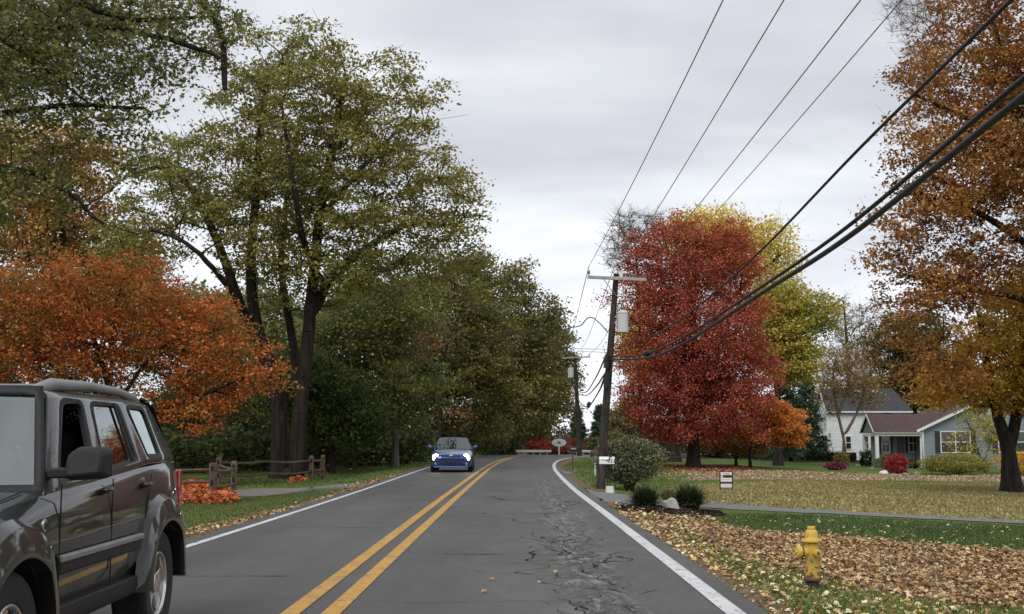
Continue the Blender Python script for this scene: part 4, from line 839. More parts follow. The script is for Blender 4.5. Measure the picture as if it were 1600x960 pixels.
    for s in (-1,1): MB().tube([(s*.55,.98,1.125),(s*.3,.93,1.17),(-.05+s*.1,.93,1.19)],.009,5).build('wiper',BLKP,t)
    return t
suv=make_suv()
# the driver, seated behind the windscreen
dv=empty('person',(0,0,0),label='driver in a dark jacket seated at the wheel of the dark off-road car',cat='person'); DV=dv
SKIN=plain('skin',(.42,.25,.18),.6,noise=.08); HAIR=plain('dark_hair',(.02,.015,.012),.8); SHRT=plain('dark_jacket',(.035,.04,.055),.9,noise=.2)
_V=[(0,0,.93),(0,-.02,1.08),(0,-.05,1.24),(0,-.05,1.33),(0,-.035,1.38),(0,-.02,1.44),(0,-.015,1.50),
    (-.19,-.04,1.27),(-.25,.10,1.08),(-.16,.33,1.22),(-.14,.38,1.26),(.19,-.04,1.27),(.25,.10,1.08),(.16,.33,1.22),(.14,.38,1.26),(-.10,.2,.92),(.10,.2,.92),(-.12,.42,.95),(.12,.42,.95)]
_E=[(0,1),(1,2),(2,3),(3,4),(4,5),(5,6),(2,7),(7,8),(8,9),(9,10),(2,11),(11,12),(12,13),(13,14),(0,15),(0,16),(15,17),(16,18)]
_R=[.15,.14,.15,.06,.06,.088,.07,.07,.05,.034,.036,.07,.05,.034,.036,.09,.09,.07,.07]
me=bpy.data.meshes.new('body'); me.from_pydata(_V,_E,[]); bo=link('body',me,SHRT,dv); md=bo.modifiers.new('skin','SKIN'); md.use_smooth_shade=True
for i,r_ in enumerate(_R): me.skin_vertices[0].data[i].radius=(r_*.9,r_*.9)
me.skin_vertices[0].data[0].use_root=True; md=bo.modifiers.new('sub','SUBSURF'); md.levels=1; md.render_levels=1
fc=MB().lathe([(.02,-.115),(.05,-.10),(.072,-.05),(.082,0),(.082,.04),(.07,.09),(.04,.115),(.005,.12)],18,Matrix.Translation((0,.012,1.47))@Matrix.Diagonal((.92,1.1,1,1))); fc.box(-.012,.012,.085,.115,1.44,1.475); fc.build('face',SKIN,dv,smooth=True)
MB().lathe([(.086,-.03),(.09,.03),(.078,.085),(.045,.118),(.005,.126)],18,Matrix.Translation((0,-.016,1.475))@Matrix.Diagonal((.95,1.08,1,1))).build('hair',HAIR,dv,smooth=True)
for s_ in (-1,1):
    hb=MB(); hb.tube([(s_*.14,.37,1.25),(s_*.15,.41,1.28),(s_*.15,.425,1.30)],[.03,.036,.026],8)
    for q_ in range(4): hb.tube([(s_*.15+(q_-1.5)*.02,.42,1.30),(s_*.15+(q_-1.5)*.02,.44,1.315),(s_*.15+(q_-1.5)*.02,.43,1.33)],[.009,.009,.007],5)
    hb.tube([(s_*.125,.40,1.27),(s_*.105,.42,1.29)],[.011,.009],5); hb.build('hand',SKIN,dv,smooth=True)

def place(t,px,Yc,rz,z=0,ax=0):
    """front axle etc: origin at (x,Y)"""
    t.location=(ax,Yc,z); t.rotation_euler=(0,0,rz)
# rear axle left wheel face at world (-2.53,8.5): local (-.92,-1.35)
_rz=PI+math.radians(2.0)
_c=Matrix.Rotation(_rz,4,'Z')@Vector((-.92,-1.35,0)); suv.location=(-2.49-_c.x,8.5-_c.y,0); suv.rotation_euler=(0,0,_rz)
DV.rotation_euler=(0,0,_rz); _q=Matrix.Rotation(_rz,4,'Z')@Vector((-.38,-.06,0)); DV.location=suv.location+_q

def make_sedan():
    t=empty('saloon_car',(0,0,0),label='blue saloon car driving towards the viewer with its headlights on',cat='car')
    def half(w,zb,zt,sh=.06):
        return [(0,zb),(w-.12,zb),(w-.03,zb+.06),(w,zb+.25),(w-.005,zt-.14),(w-.03,zt-.05),(w-sh-.06,zt-.005),(w*.55,zt+.02),(0,zt+.03)]
    S=[(2.27,half(.52,.30,.60)),(2.22,half(.66,.24,.66)),(2.1,half(.78,.2,.72)),(1.85,half(.84,.19,.78)),(1.3,half(.865,.19,.86)),(.85,half(.87,.19,.92)),(0,half(.87,.19,.94)),(-1.2,half(.87,.19,.97)),(-1.75,half(.85,.22,1.0)),(-2.1,half(.79,.28,.99)),(-2.24,half(.66,.34,.93))]
    body=loft(S).build('body',BLUP,t,ang=35); cuts=[]
    for y in (1.32,-1.32): cuts.append(MB().lathe([(.36,-1.2),(.36,1.2)],28,Matrix.Translation((0,y,.315))@Matrix.Rotation(PI/2,4,'Y')).build('cutter',None))
    bool_cut(body,cuts); body.data.set_sharp_from_angle(angle=math.radians(35))
    for y in (1.32,-1.32): MB().box(-.6,.6,y-.45,y+.45,.22,.7).build('wheel_well',INT,t)
    # greenhouse
    cols=[(.78,.10),(.66,.02),(-.28,-.30),(-.36,-.38),(-1.15,-.92),(-1.6,-1.02)]; zl=[.93,.97,1.34,1.39,1.425,1.44,1.445]; xl=[.80,.79,.62,.59,.5,.25,0]
    gh=MB(); nl=len(zl)
    def gy(c,z): f=(z-.97)/(1.34-.97); return cols[c][0]+(cols[c][1]-cols[c][0])*min(f,1.12)
    for s in (-1,1):
        b0=len(gh.v)
        for c in range(6):
            for k in range(nl): gh.v.append((s*xl[k],gy(c,zl[k]),zl[k]-(.02*max(0,-gy(c,zl[k])-.5))))
        for c in range(5):
            for k in range(nl-1):
                if k==1 and c in (1,3): continue
                a=b0+c*nl+k; gh.f.append((a,a+nl,a+nl+1,a+1))
    me=bpy.data.meshes.new('roof'); bm=bmesh.new(); me.from_pydata(gh.v,[],gh.f); bm.from_mesh(me); bmesh.ops.remove_doubles(bm,verts=bm.verts,dist=.001); bmesh.ops.recalc_face_normals(bm,faces=bm.faces); bm.to_mesh(me); bm.free()
    cs=link('roof',me,BLUP,t,ang=38); md=cs.modifiers.new('s','SOLIDIFY'); md.thickness=.03; md.offset=-1
    def gpt(s,c,z): f=(z-.97)/(.37); return Vector((s*(.79-.17*f-.012),cols[c][0]+(cols[c][1]-cols[c][0])*f,z))
    for s in (-1,1):
        for c in (1,3): MB().add([gpt(s,c,.96),gpt(s,c+1,.96),gpt(s,c+1,1.35),gpt(s,c,1.35)],[(0,1,2,3)]).build('window_pane',GLS,t,fix=False)
        mr=MB(); mr.tube([(s*.86,.62,1.0),(s*.95,.60,1.02),(s*1.0,.58,1.04),(s*1.06,.58,1.04)],[.05,.075,.085,.045],10); mr.build('wing_mirror',BLUP,t,smooth=True)
        HM=MB(); HM.lathe([(.125,-.12),(.145,0),(.135,.03),(.09,.055),(.001,.065)],20,Matrix.Translation((s*.625,2.14,.60))@Matrix.Rotation(-PI/2,4,'X')); HM.build('headlight',LAMP,t,smooth=True)
        MB().prism([(s*.42,.53),(s*.77,.57),(s*.83,.70),(s*.62,.705),(s*.46,.63)],2.0,2.155,'y').build('headlight_housing',GLC,t)
        MB().lathe([(.055,0),(.055,.03)],14,Matrix.Translation((s*.62,2.2,.36))@Matrix.Rotation(-PI/2,4,'X')).build('fog_lamp',ALY,t)
        for y in (.3,-.7): MB().box(s*.865,s*.89,y-.1,y+.06,.80,.83).build('door_handle',BLUP,t,bevel=.01)
        for y in (.8,-.3,-1.15): MB().bar((s*.868,y,.3),(s*.868,y,.88),.008,.008,(0,1,0)).build('door_gap',INT,t)
        wheel(t,s*.775,1.32,.315,.2,s,7,.2,ALY); wheel(t,s*.775,-1.32,.315,.2,s,7,.2,ALY)
        for y in (-.2,-1.1):
            MB().box(s*.16,s*.56,y-.12,y,.8,1.25).build('seat_back',SEATM,t,bevel=.04)
        MB().box(s*.6,s*.84,-2.2,-2.1,.72,.9).build('tail_lamp',REDG,t,bevel=.02)
    V=[];Fq=[]
    for j in range(5):
        f=j/4; z=.93+(1.41-.93)*f
        for i in range(11): u=-1+.2*i; V.append((u*(.78-.18*f),.80-.72*f+.16*(1-u*u)*(1-.4*f),z))
    for j in range(4):
        for i in range(10): a=j*11+i; Fq.append((a,a+1,a+12,a+11))
    me=bpy.data.meshes.new('windscreen'); me.from_pydata(V,[],Fq); link('windscreen',me,GLWB,t,smooth=True)
    MB().add([(-.74,-1.62,.99),(.74,-1.62,.99),(.58,-1.04,1.40),(-.58,-1.04,1.40)],[(0,1,2,3)]).build('rear_window',GLS,t,fix=False)
    MB().box(-.72,.72,-1.5,.7,.93,.96).build('cabin_floor',INT,t)
    # grille and lower intake
    MB().prism([(-.36,.55),(.36,.55),(.40,.66),(-.40,.66)],2.2,2.262,'y').build('grille',BLKP,t,bevel=.01)
    for k in range(3): MB().box(-.36,.36,2.262,2.275,.57+k*.03,.58+k*.03).build('grille_bar',BLKP,t)
    MB().prism([(-.5,.29),(.5,.29),(.42,.43),(-.42,.43)],2.2,2.272,'y').build('lower_intake',BLKP,t,bevel=.01)
    MB().lathe([(.055,0),(.05,.012),(.001,.016)],20,Matrix.Translation((0,2.262,.685))@Matrix.Rotation(-PI/2,4,'X')@Matrix.Diagonal((1.5,.8,1,1))).build('oval_emblem',CHR,t,ang=30)
    MB().prism([(2.18,.19),(2.3,.2),(2.28,.26),(2.18,.27)],-.7,.7,'x').build('front_lip',BLUP,t,bevel=.01)
    for s in (-1,1): MB().tube([(s*.6,.94,.93),(s*.3,.98,.945),(s*.02,1.0,.95)],.008,4).build('wiper',BLKP,t)
    return t
LAMP=plain('lit_headlamp',(.9,.8,.6),.2,emis=(1,.74,.42),es=22,noise=.02)
GLWB=glass_mat('pale_windscreen',(.10,.13,.13),.14)
sed=make_sedan(); sed.location=(-2.83,49.9+2.2,0.0); sed.rotation_euler=(0,0,PI+math.radians(.8))
# ------------------------------------------------------------------ street furniture
WHT=plain('white_paint',(.72,.72,.70),.5,noise=.08,scale=10); WHTD=plain('weathered_white_paint',(.6,.6,.57),.6,noise=.14,scale=7)
# hydrant
def hydrant_mat():
    m,t,b,out=new_mat('chipped_yellow_paint'); tc=N(t,'ShaderNodeTexCoord'); sp=N(t,'ShaderNodeSeparateXYZ'); L(t,tc.outputs['Object'],sp.inputs[0])
    n=N(t,'ShaderNodeTexNoise',i={'Scale':16,'Detail':8,'Roughness':.7}); L(t,tc.outputs['Object'],n.inputs['Vector'])
    n2=N(t,'ShaderNodeTexNoise',i={'Scale':5,'Detail':5}); L(t,tc.outputs['Object'],n2.inputs['Vector'])
    c=ramp(t,n2.outputs[0],[(.3,(.48,.31,.04)),(.7,(.64,.44,.075))])
    low=ramp(t,sp.outputs[2],[(.10,.16),(.22,.03),(.6,0),(1,.0)])
    rust=ramp(t,mth(t,'ADD',n.outputs[0],low),[(.6,0),(.66,1)])
    c=mix(t,rust,c,ramp(t,n2.outputs[0],[(.3,(.10,.04,.015)),(.7,(.22,.10,.03))]))
    L(t,c,b.inputs['Base Color']); L(t,ramp(t,n.outputs[0],[(.3,.45),(.7,.75)]),b.inputs['Roughness'])
    bp=N(t,'ShaderNodeBump',i={'Strength':.5,'Distance':.004}); L(t,n.outputs[0],bp.inputs['Height']); L(t,bp.outputs[0],b.inputs['Normal']); return m
HY=hydrant_mat(); RUST=plain('rusty_iron',(.12,.06,.03),.9,noise=.5,scale=18,bump=.004); TAR=plain('black_tarred_iron',(.03,.026,.024),.85,noise=.3,scale=14)
B=G(1270,921); s_=1.37/ (B.y) ; hgt=(P(1270,819,B.y).z-B.z)
hy=empty('fire_hydrant',B,rz=0,label='yellow fire hydrant with chipped rusty paint standing in fallen leaves',cat='fire hydrant')
k=hgt/.74
def hp(name,prof,mat,M=None,n=28,ang=35):
    return MB().lathe([(r*k,z*k) for r,z in prof],n,M).build(name,mat,hy,ang=ang)
hp('standpipe',[(.078,-.1),(.078,.105)],TAR); hp('base_flange',[(.095,.10),(.103,.105),(.103,.125),(.096,.13),(.08,.132)],RUST)
hp('barrel',[(.081,.13),(.08,.15),(.078,.36),(.082,.37),(.083,.50),(.082,.54)],HY)
hp('bonnet_flange',[(.112,.535),(.118,.54),(.119,.557),(.113,.568),(.09,.574)],HY)
for i in range(8):
    a=2*PI*i/8+.2; MB().lathe([(.009*k,.522*k),(.009*k,.536*k)],6,Matrix.Translation((.104*k*math.cos(a),.104*k*math.sin(a),0))).build('flange_bolt',RUST,hy)
    MB().lathe([(.008*k,.128*k),(.008*k,.14*k)],6,Matrix.Translation((.092*k*math.cos(a),.092*k*math.sin(a),0))).build('flange_bolt',RUST,hy)
hp('bonnet',[(.08,.57),(.0765,.578),(.0755,.61),(.074,.635),(.068,.657),(.055,.672),(.04,.681),(.02,.684)],HY,ang=60)
hp('cap_disc',[(.043,.684),(.046,.687),(.046,.71),(.042,.716),(.02,.718)],HY); hp('operating_nut',[(.016,.715),(.014,.738),(.01,.742)],TAR,n=5)
# large outlet to the left, small outlet towards the road
M1=Matrix.Translation((0,0,.425*k))@Matrix.Rotation(math.radians(-172),4,'Z')@Matrix.Rotation(PI/2,4,'Y')
hp('outlet_neck',[(.062,.04),(.06,.09),(.062,.125)],HY,M1); hp('outlet_cap',[(.067,.123),(.069,.13),(.067,.17),(.055,.18),(.03,.184)],HY,M1); hp('cap_nut',[(.02,.18),(.017,.2)],HY,M1,5)
hp('outlet_gasket',[(.0705,.113),(.0705,.127)],TAR,M1)
M2=Matrix.Translation((0,0,.42*k))@Matrix.Rotation(math.radians(-72),4,'Z')@Matrix.Rotation(PI/2,4,'Y')
hp('side_outlet',[(.037,.06),(.037,.10)],HY,M2,20); hp('side_cap',[(.043,.097),(.045,.10),(.043,.125),(.032,.133),(.015,.134)],HY,M2,20); hp('cap_nut',[(.018,.13),(.015,.15)],RUST,M2,5)
BLU=plain('grey_blue_dot',(.10,.17,.21),.5)
for z,an,sz in ((.33,-108,.02),(.19,-112,.015)):
    M=Matrix.Rotation(math.radians(an),4,'Z')@Matrix.Translation((.079*k,0,z*k))@Matrix.Rotation(PI/2,4,'Y'); MB().lathe([(sz*k,0),(sz*k,.006*k)],14,M).build('reflector_dot',BLU,hy)

# ---- utility poles
POLEM=bark_mat('weathered_pole_wood',(.022,.018,.015),(.075,.062,.052),9); ARMW=plain('grey_crossarm_wood',(.34,.33,.31),.85,noise=.25,scale=6); CANM=plain('grey_transformer_paint',(.5,.52,.52),.45,noise=.08); PORC=plain('brown_porcelain',(.12,.12,.14),.3,coat=1); WIREM=plain('black_cable',(.012,.012,.013),.6,noise=.1); WIREG=plain('grey_wire',(.14,.14,.145),.5,noise=.1); STEEL=plain('galvanised_steel',(.4,.4,.41),.45,metal=.7,noise=.15)
Bp=G(937,764); T1=Bp.y; q1=lambda px,py,dy=0: P(px,py,T1+dy); mpp=T1/F
def pole(B,top,wpx,mp,label,arm,canpos,scale=1.0):
    t=empty('utility_pole',B,label=label,cat='utility pole',group='wooden utility poles along the road'); o=Vector(B); w=wpx*mp
    tp=top-o; MB().tube([Vector((0,0,-.3)),tp*.25,tp*.5,tp*.75,tp],[w*.56,w*.52,w*.46,w*.4,w*.34],12).build('post',POLEM,t,ang=50)
    a,b=arm; a=a-o+Vector((0,-w*.45,0)); b=b-o+Vector((0,-w*.45,0)); MB().bar(a,b,.09*scale,.11*scale).build('crossarm',ARMW,t,bevel=.006)
    c=tp*((a.z*.5+b.z*.5)/tp.z); 
    for p in (a.lerp(b,.25),a.lerp(b,.75)):
        e=c-Vector((0,w*.5,.62*scale)); MB().bar(p,e,.03*scale,.012*scale).build('brace',STEEL,t)
    for f in (.02,.5 if False else .70,.97):
        p=a.lerp(b,f); MB().lathe([(.02,0),(.02,.06),(.045,.07),(.05,.11),(.03,.13),(.045,.15),(.03,.19),(.01,.2)],12,Matrix.Translation(p+Vector((0,0,.05*scale)))@Matrix.Scale(scale,4)).build('insulator',PORC,t,ang=40)
    if canpos:
        cp,cr,chh=canpos; cp=cp-o; MB().lathe([(cr*.9,-chh/2-.01),(cr,-chh/2),(cr,chh/2-.03),(cr*1.06,chh/2-.03),(cr*1.06,chh/2),(cr*.7,chh/2+.05),(.02,chh/2+.07)],22,Matrix.Translation(cp)).build('transformer',CANM,t,ang=40)
        MB().lathe([(.03,0),(.05,.03),(.03,.06),(.05,.09),(.03,.12),(.012,.2)],10,Matrix.Translation(cp+Vector((0,0,chh/2+.04)))).build('bushing',PORC,t,ang=40)
        pc=tp*(cp.z/tp.z); MB().bar(pc,cp,.1,.06).bar(pc+Vector((0,0,chh*.3)),cp+Vector((0,0,chh*.3)),.08,.05).build('bracket',STEEL,t)
    return t
pl1=pole(Bp,q1(963,428),12.5,mpp,'dark leaning wooden utility pole with a grey transformer, nearest to the road on the right',(q1(918,434,-.25),q1(1009,438,.1)),(q1(973,504,-.12),8.5*mpp,31*mpp),mpp*44)
for z0,z1,o_ in ((556,576,0),(585,606,-.02)):
    p0=q1(948,z0)-Bp; p1=q1(947,z1)-Bp; MB().tube([p0+Vector((-.0,-.19,0)),p1+Vector((-.02,-.19,0))],.07,8).build('cable_clamp',WIREM,pl1)
B2=G(906,713.5); T2=B2.y; q2=lambda px,py,dy=0: P(px,py,T2+dy); m2=T2/F
pl2=pole(B2,q2(898,556),7.5,m2,'pale grey farther utility pole with a small transformer at the start of the bend',(q2(878,560),q2(922,558)),(q2(892,583,-.1),4.6*m2,14*m2),1.0)
# ---- wires
def wire(label,pts,r,mat=WIREM,group='overhead wires above the right verge',n=40,cat='cable',name='overhead_cable'):
    D=dense(np.array([list(p) for p in pts]),max(3,n//len(pts))) if len(pts)>2 else np.linspace(list(pts[0]),list(pts[1]),n)
    return tag(MB().tube([Vector(p) for p in D],r,6).build(name,mat,smooth=True,fix=False),label,cat,group)
def topw(a,px,py,sag=.25,ext=1.9):
    """wire from a on the pole, level, through the direction of (px,py), running on over the camera"""
    r_=ray(px,py); z=a.z+.05; Yt=(z-EYE)/r_.z; e=Vector((r_.x*Yt,Yt,z)); d=e-a; pts=[]
    for f in np.linspace(0,ext,26): p=a+d*f; p.z=a.z+.05*f-4*sag*f/ext*(1-f/ext)+4*sag*(1/ext)*(1-1/ext)*f; pts.append(p)
    return pts
arm=lambda f: (q1(918,434,-.25).lerp(q1(1009,438,.1),f))+Vector((0,-.12,.30))
wire('thin grey wire from the left tip of the crossarm to the top of the frame',topw(arm(.02),1130,0),.008,WIREG,name='overhead_wire',cat='wire')
wire('thin grey wire from the top of the near pole, second from left',topw(q1(963,428)+Vector((0,0,.03)),1225,0),.008,WIREG,name='overhead_wire',cat='wire')
wire('thin grey wire passing behind the crimson crown, third from left',topw(arm(.97),1345,0),.008,WIREG,name='overhead_wire',cat='wire')
wire('rightmost thin grey wire among the four high ones',topw(arm(1.25)+Vector((0,0,-.05)),1385,28),.007,WIREG,name='overhead_wire',cat='wire')
kz=T1/23.5*.98
def cab(samples,pole_pt,X,label,r,endY=-6):
    pts=[pole_pt]; X=pole_pt.x+.12
    for px,py in samples:
        r_=ray(px,py); Yt=X/r_.x; pts.append(Vector((X,Yt,EYE+r_.z*Yt)))
    p=pts[-1]; pts+= [Vector((X,(p.y+endY)/2,p.z+.25)),Vector((X,endY,p.z+.7))]
    wire(label,pts,r,n=90)
Xc=3.1*kz*.66
cab([(1060,502),(1200,381),(1360,215),(1580,0)],q1(955,548,-.12),4.0,'thin black cable, uppermost of the three crossing the crimson tree',.013)
cab([(1010,553),(1180,455),(1330,350),(1600,122)],q1(953,557,-.12),4.1,'black cable with a splice case, middle one of the three crossing the crimson tree',.017)
cab([(1040,551),(1200,452),(1330,367),(1600,150)],q1(952,563,-.12),4.1,'thick black cable bundle, lowest of the three crossing the crimson tree',.023)
_X=q1(953,557).x+.12; r_=ray(1012,552); Yt=_X/r_.x; c_=Vector((_X,Yt,EYE+r_.z*Yt)); r2=ray(1060,532); Y2=_X/r2.x; d_=Vector((_X,Y2,EYE+r2.z*Y2))
dd=(d_-c_).normalized(); sp_=MB().tube([c_-dd*.26,c_-dd*.2,c_+dd*.2,c_+dd*.26],[.03,.07,.07,.03],12).build('splice_case',WIREM,ang=40); tag(sp_,'black splice case with a pale cap hanging on the middle cable','splice case')
MB().tube([c_-dd*.3,c_-dd*.2],[.04,.072],12).build('pale_cap',ALY,sp_)
G2='wires between the two utility poles'
def w2(pts,r,label,mat=WIREM,name='overhead_cable',cat='cable'): wire(label,pts,r,mat,G2,30,cat,name)
w2([arm(.02),(arm(.02)+q2(880,556))/2-Vector((0,0,.5)),q2(880,556)],.011,'thin wire from the left crossarm tip down to the farther pole',WIREG,'overhead_wire','wire')
w2([arm(.45),(arm(.5)+q2(898,556))/2-Vector((0,0,.5)),q2(898,556)],.011,'thin wire from the crossarm middle down to the farther pole',WIREG,'overhead_wire','wire')
w2([arm(.9),(arm(.9)+q2(918,556))/2-Vector((0,0,.5)),q2(918,556)],.011,'thin wire from the right crossarm tip to the farther pole',WIREG,'overhead_wire','wire')
mid=lambda px,py,f: P(px,py,T1+(T2-T1)*f)
w2([q1(949,552),mid(930,592,.35),mid(915,613,.7),q2(901,612)],.03,'uppermost black cable sagging from the near pole to the farther pole')
w2([q1(947,582),mid(930,606,.35),mid(916,618,.7),q2(901,616)],.03,'second black cable sagging from the near pole to the farther pole')
w2([q1(946,588),mid(934,615,.3),mid(921,634,.5),mid(910,633,.75),q2(901,622)],.036,'lowest black cable with a knot of hardware sagging to the farther pole')
tag(MB().tube([mid(921,628,.5),mid(920,632,.5),mid(919,638,.5)],[.06,.13,.05],8).build('splice_case',WIREM,ang=40),'small black splice case hanging between the two utility poles','splice case')
wire('service wire leaving the near pole to the left over the road',[q1(950,520),q1(938,506),q1(905,510,2),q1(870,517,5),P(700,524,T1+14)],.016,WIREM,'service wires crossing the road',30,'cable')
wire('upper thin level wire leaving the near pole towards the left woods',[q1(948,546),q1(900,545,3),P(600,523,T1+16)],.007,WIREM,'service wires crossing the road',20,'wire','overhead_wire')
wire('lower thin level wire leaving the near pole towards the left woods',[q1(948,551),q1(900,549,3),P(640,530,T1+18)],.006,WIREM,'service wires crossing the road',20,'wire','overhead_wire')

# ---- mail boxes
def text(s,size,mat,parent,M,ext=.002,name='lettering',sx=1):
    cu=bpy.data.curves.new(name,'FONT'); cu.body=s; cu.size=size; cu.extrude=ext; cu.align_x='CENTER'; cu.align_y='CENTER'; cu.resolution_u=3
    o=bpy.data.objects.new(name,cu); COL.objects.link(o); dg=bpy.context.evaluated_depsgraph_get(); dg.update(); me=bpy.data.meshes.new_from_object(o.evaluated_get(dg)); bpy.data.objects.remove(o)
    me.transform(M@Matrix.Diagonal((sx,1,1,1))); return link(name,me,mat,parent)
BLK=plain('black_ink',(.012,.012,.012),.6)
def boxprof(w,h): return [(-w/2,0),(w/2,0),(w/2,h*.55)]+[(w/2*math.cos(a),h*.55+h*.45*math.sin(a)) for a in np.linspace(.25,PI-.25,9)]+[(-w/2,h*.55)]
def mailbox(B,label,boxm,postm,ln,w,h,zb,postw,rz=0,postx=0,parts=True):
    """long side faces the viewer; local x along the box"""
    t=empty('mailbox',B,rz=rz,label=label,cat='mailbox',group='mailboxes on the right verge')
    MB().prism([(y,z+zb) for y,z in boxprof(w,h)],-ln/2,ln/2,'x').build('box',boxm,t,bevel=.008)
    MB().prism([(y*1.04,z*1.03+zb-.004) for y,z in boxprof(w,h)],-ln/2-.012,-ln/2-.0005,'x').build('door',boxm,t,bevel=.004)
    MB().box(-ln/2-.03,-ln/2-.012,-.02,.02,zb+h*.8,zb+h*.95).build('door_pull',STEEL,t)
    MB().box(postx-postw/2,postx+postw/2,-postw/2,postw/2,-.15,zb-.001).build('post',postm,t,bevel=.006)
    MB().box(-ln*.3,ln*.4,-.05,.05,zb-.045,zb-.001).build('bracket',postm,t)
    MB().box(ln*.12,ln*.17,-w/2-.014,-w/2-.002,zb+h*.45,zb+h*1.15).box(ln*.12,ln*.34,-w/2-.014,-w/2-.002,zb+h*.95,zb+h*1.15).build('flag',BLK,t)
    return t
WOOD=plain('old_post_wood',(.09,.065,.045),.9,noise=.3,scale=10)
B=G(946,772); d=B.y/F; mb1=mailbox(B,'white mailbox with a black house number over a white tub in front of the pole','',None,.1,.1,.1,1,.1) if False else None
B=G(953,770); Tm=B.y; k=Tm/F
mb1=mailbox(B,'white mailbox with a black house number, in front of the near pole base',WHT,BLKP,23*k,9*k,11.5*k,(P(949,725.5,Tm).z-B.z),1.6*k,postx=.0)
MB().box(-4.2*k,-3*k,-.02,.02,-.1,(P(949,725.5,Tm).z-B.z)-.04).build('post',BLKP,mb1)
for c in ('box','door','door_pull','bracket','flag'):
    for o in mb1.children:
        if o.name.split('.')[0]==c: o.location.x=-4*k
zb=(P(949,725.5,Tm).z-B.z)
text('921',8.2*k,BLK,mb1,Matrix.Translation((2.6*k,-4.5*k-.004,zb+5.0*k))@Matrix.Rotation(PI/2,4,'X'),name='house_number')
MB().prism([(-13*k,zb+7.2*k),(-3*k,zb+6.4*k),(-2.2*k,zb+3*k),(-5.5*k,zb+6*k),(-13*k,zb+6.4*k)],-4.5*k-.008,-4.5*k-.004,'y').build('arrow_mark',BLK,mb1)
Bt=G(952,770); MB().lathe([(7.2*k,-.02),(6.0*k,10*k),(5.4*k,10.2*k),(5.4*k,9*k)],20,Matrix.Identity(4)).build('tub',WHTD,mb1,ang=40)
B=G(895,736.5); k=B.y/F; mailbox(B,'black mailbox on a brown wooden post beside the gravel driveway',BLKP,WOOD,16*k,6*k,7*k,(P(895,704.5,B.y).z-B.z),2.2*k)
mbx=[o for o in bpy.data.objects if o.name.startswith('mailbox')][-1]
_t=bpy.data.objects['mailbox.001']; MB().box(-3*k,5*k,-3*k-.012,-3*k-.004,(P(895,702.5,B.y).z-B.z),(P(895,700.2,B.y).z-B.z)).build('number_plate',STEEL,_t)
B=G(930,745); k=B.y/F; mailbox(B,'dark maroon mailbox on a thin white post next to the shrub',plain('maroon_metal',(.045,.008,.014),.4,coat=.5),WHT,13*k,7.5*k,10.5*k,(P(930,715,B.y).z-B.z),1.7*k,rz=.5)

SGNW=plain('bright_sign_white',(.88,.88,.87),.5,noise=.03)
# ---- oval sign across the bend
B=Vector(((873-811)/F*128,128,float(crest(0,128)))); k=128/F
os_=empty('oval_sign',B,label='white oval sign on a white post across the bend',cat='sign')
zc_=P(873,692,128).z-B.z
def oval(rx,rz_,y0,y1,name,mat,cx=0,cz=0): 
    pts=[(cx+rx*math.cos(a),zc_+cz+rz_*math.sin(a)) for a in np.linspace(0,2*PI,40,endpoint=False)]; return MB().prism(pts,y0,y1,'y').build(name,mat,os_,bevel=0)
oval(12.6*k,7.0*k,.02,.10,'dark_rim',plain('charcoal_paint',(.03,.035,.04),.5),cx=.25*k); oval(11.4*k,6.0*k,-.03,.02,'sign_face',SGNW)
oval(8*k,3.9*k,-.034,-.030,'grey_ring',plain('pale_grey_paint',(.62,.62,.62),.6)); oval(7.6*k,3.6*k,-.038,-.034,'inner_face',SGNW); oval(3.4*k,1.9*k,-.043,-.038,'grey_emblem',plain('mid_grey_paint',(.22,.23,.21),.6,noise=.6,scale=5))
MB().box(-1.3*k,1.3*k,-.05,.05,-.8,zc_-6*k).build('post',WHT,os_)
# guard rails
def rail(label,p0,p1,n,h):
    a=Vector(p0);b=Vector(p1); t=empty('guard_rail',a,label=label,cat='guard rail',group='white guard rails at the bend'); d=b-a; L0=d.length; u=d.normalized()
    sx=Vector((u.y,-u.x,0)); V=[];prof=[(-.02,0),(.05,.06),(-.02,.13),(.05,.2),(-.02,.26)]
    for e in (0,L0):
        for ox,oz in prof: V.append(u*e+sx*ox+Vector((0,0,h-.28+oz)))
        for ox,oz in prof: V.append(u*e+sx*(ox-.012)+Vector((0,0,h-.28+oz)))
    F_=[]
    for i in range(4): F_+= [(i,i+1,i+11,i+10),(i+5,i+15,i+16,i+6)]
    F_+=[(0,10,15,5),(4,9,19,14)]
    MB().add(V,F_).build('rail',WHT,t)
    for i in range(n):
        p=u*(L0*(i+.5)/n)-sx*.09; MB().box(p.x-.07,p.x+.07,p.y-.07,p.y+.07,-.8+p.z,h+p.z).build('post',WHTD,t)
    return t
rr=lambda px,Y,dz=0: Vector(((px-811)/F*Y,Y,float(crest(0,Y))+dz))
rail('white guard rail left of the oval sign',rr(806,121.5),rr(861,130),5,.5)
rail('white guard rail right of the oval sign behind the farther utility pole',rr(886,132,.0),rr(945,142,-.1),6,.55)
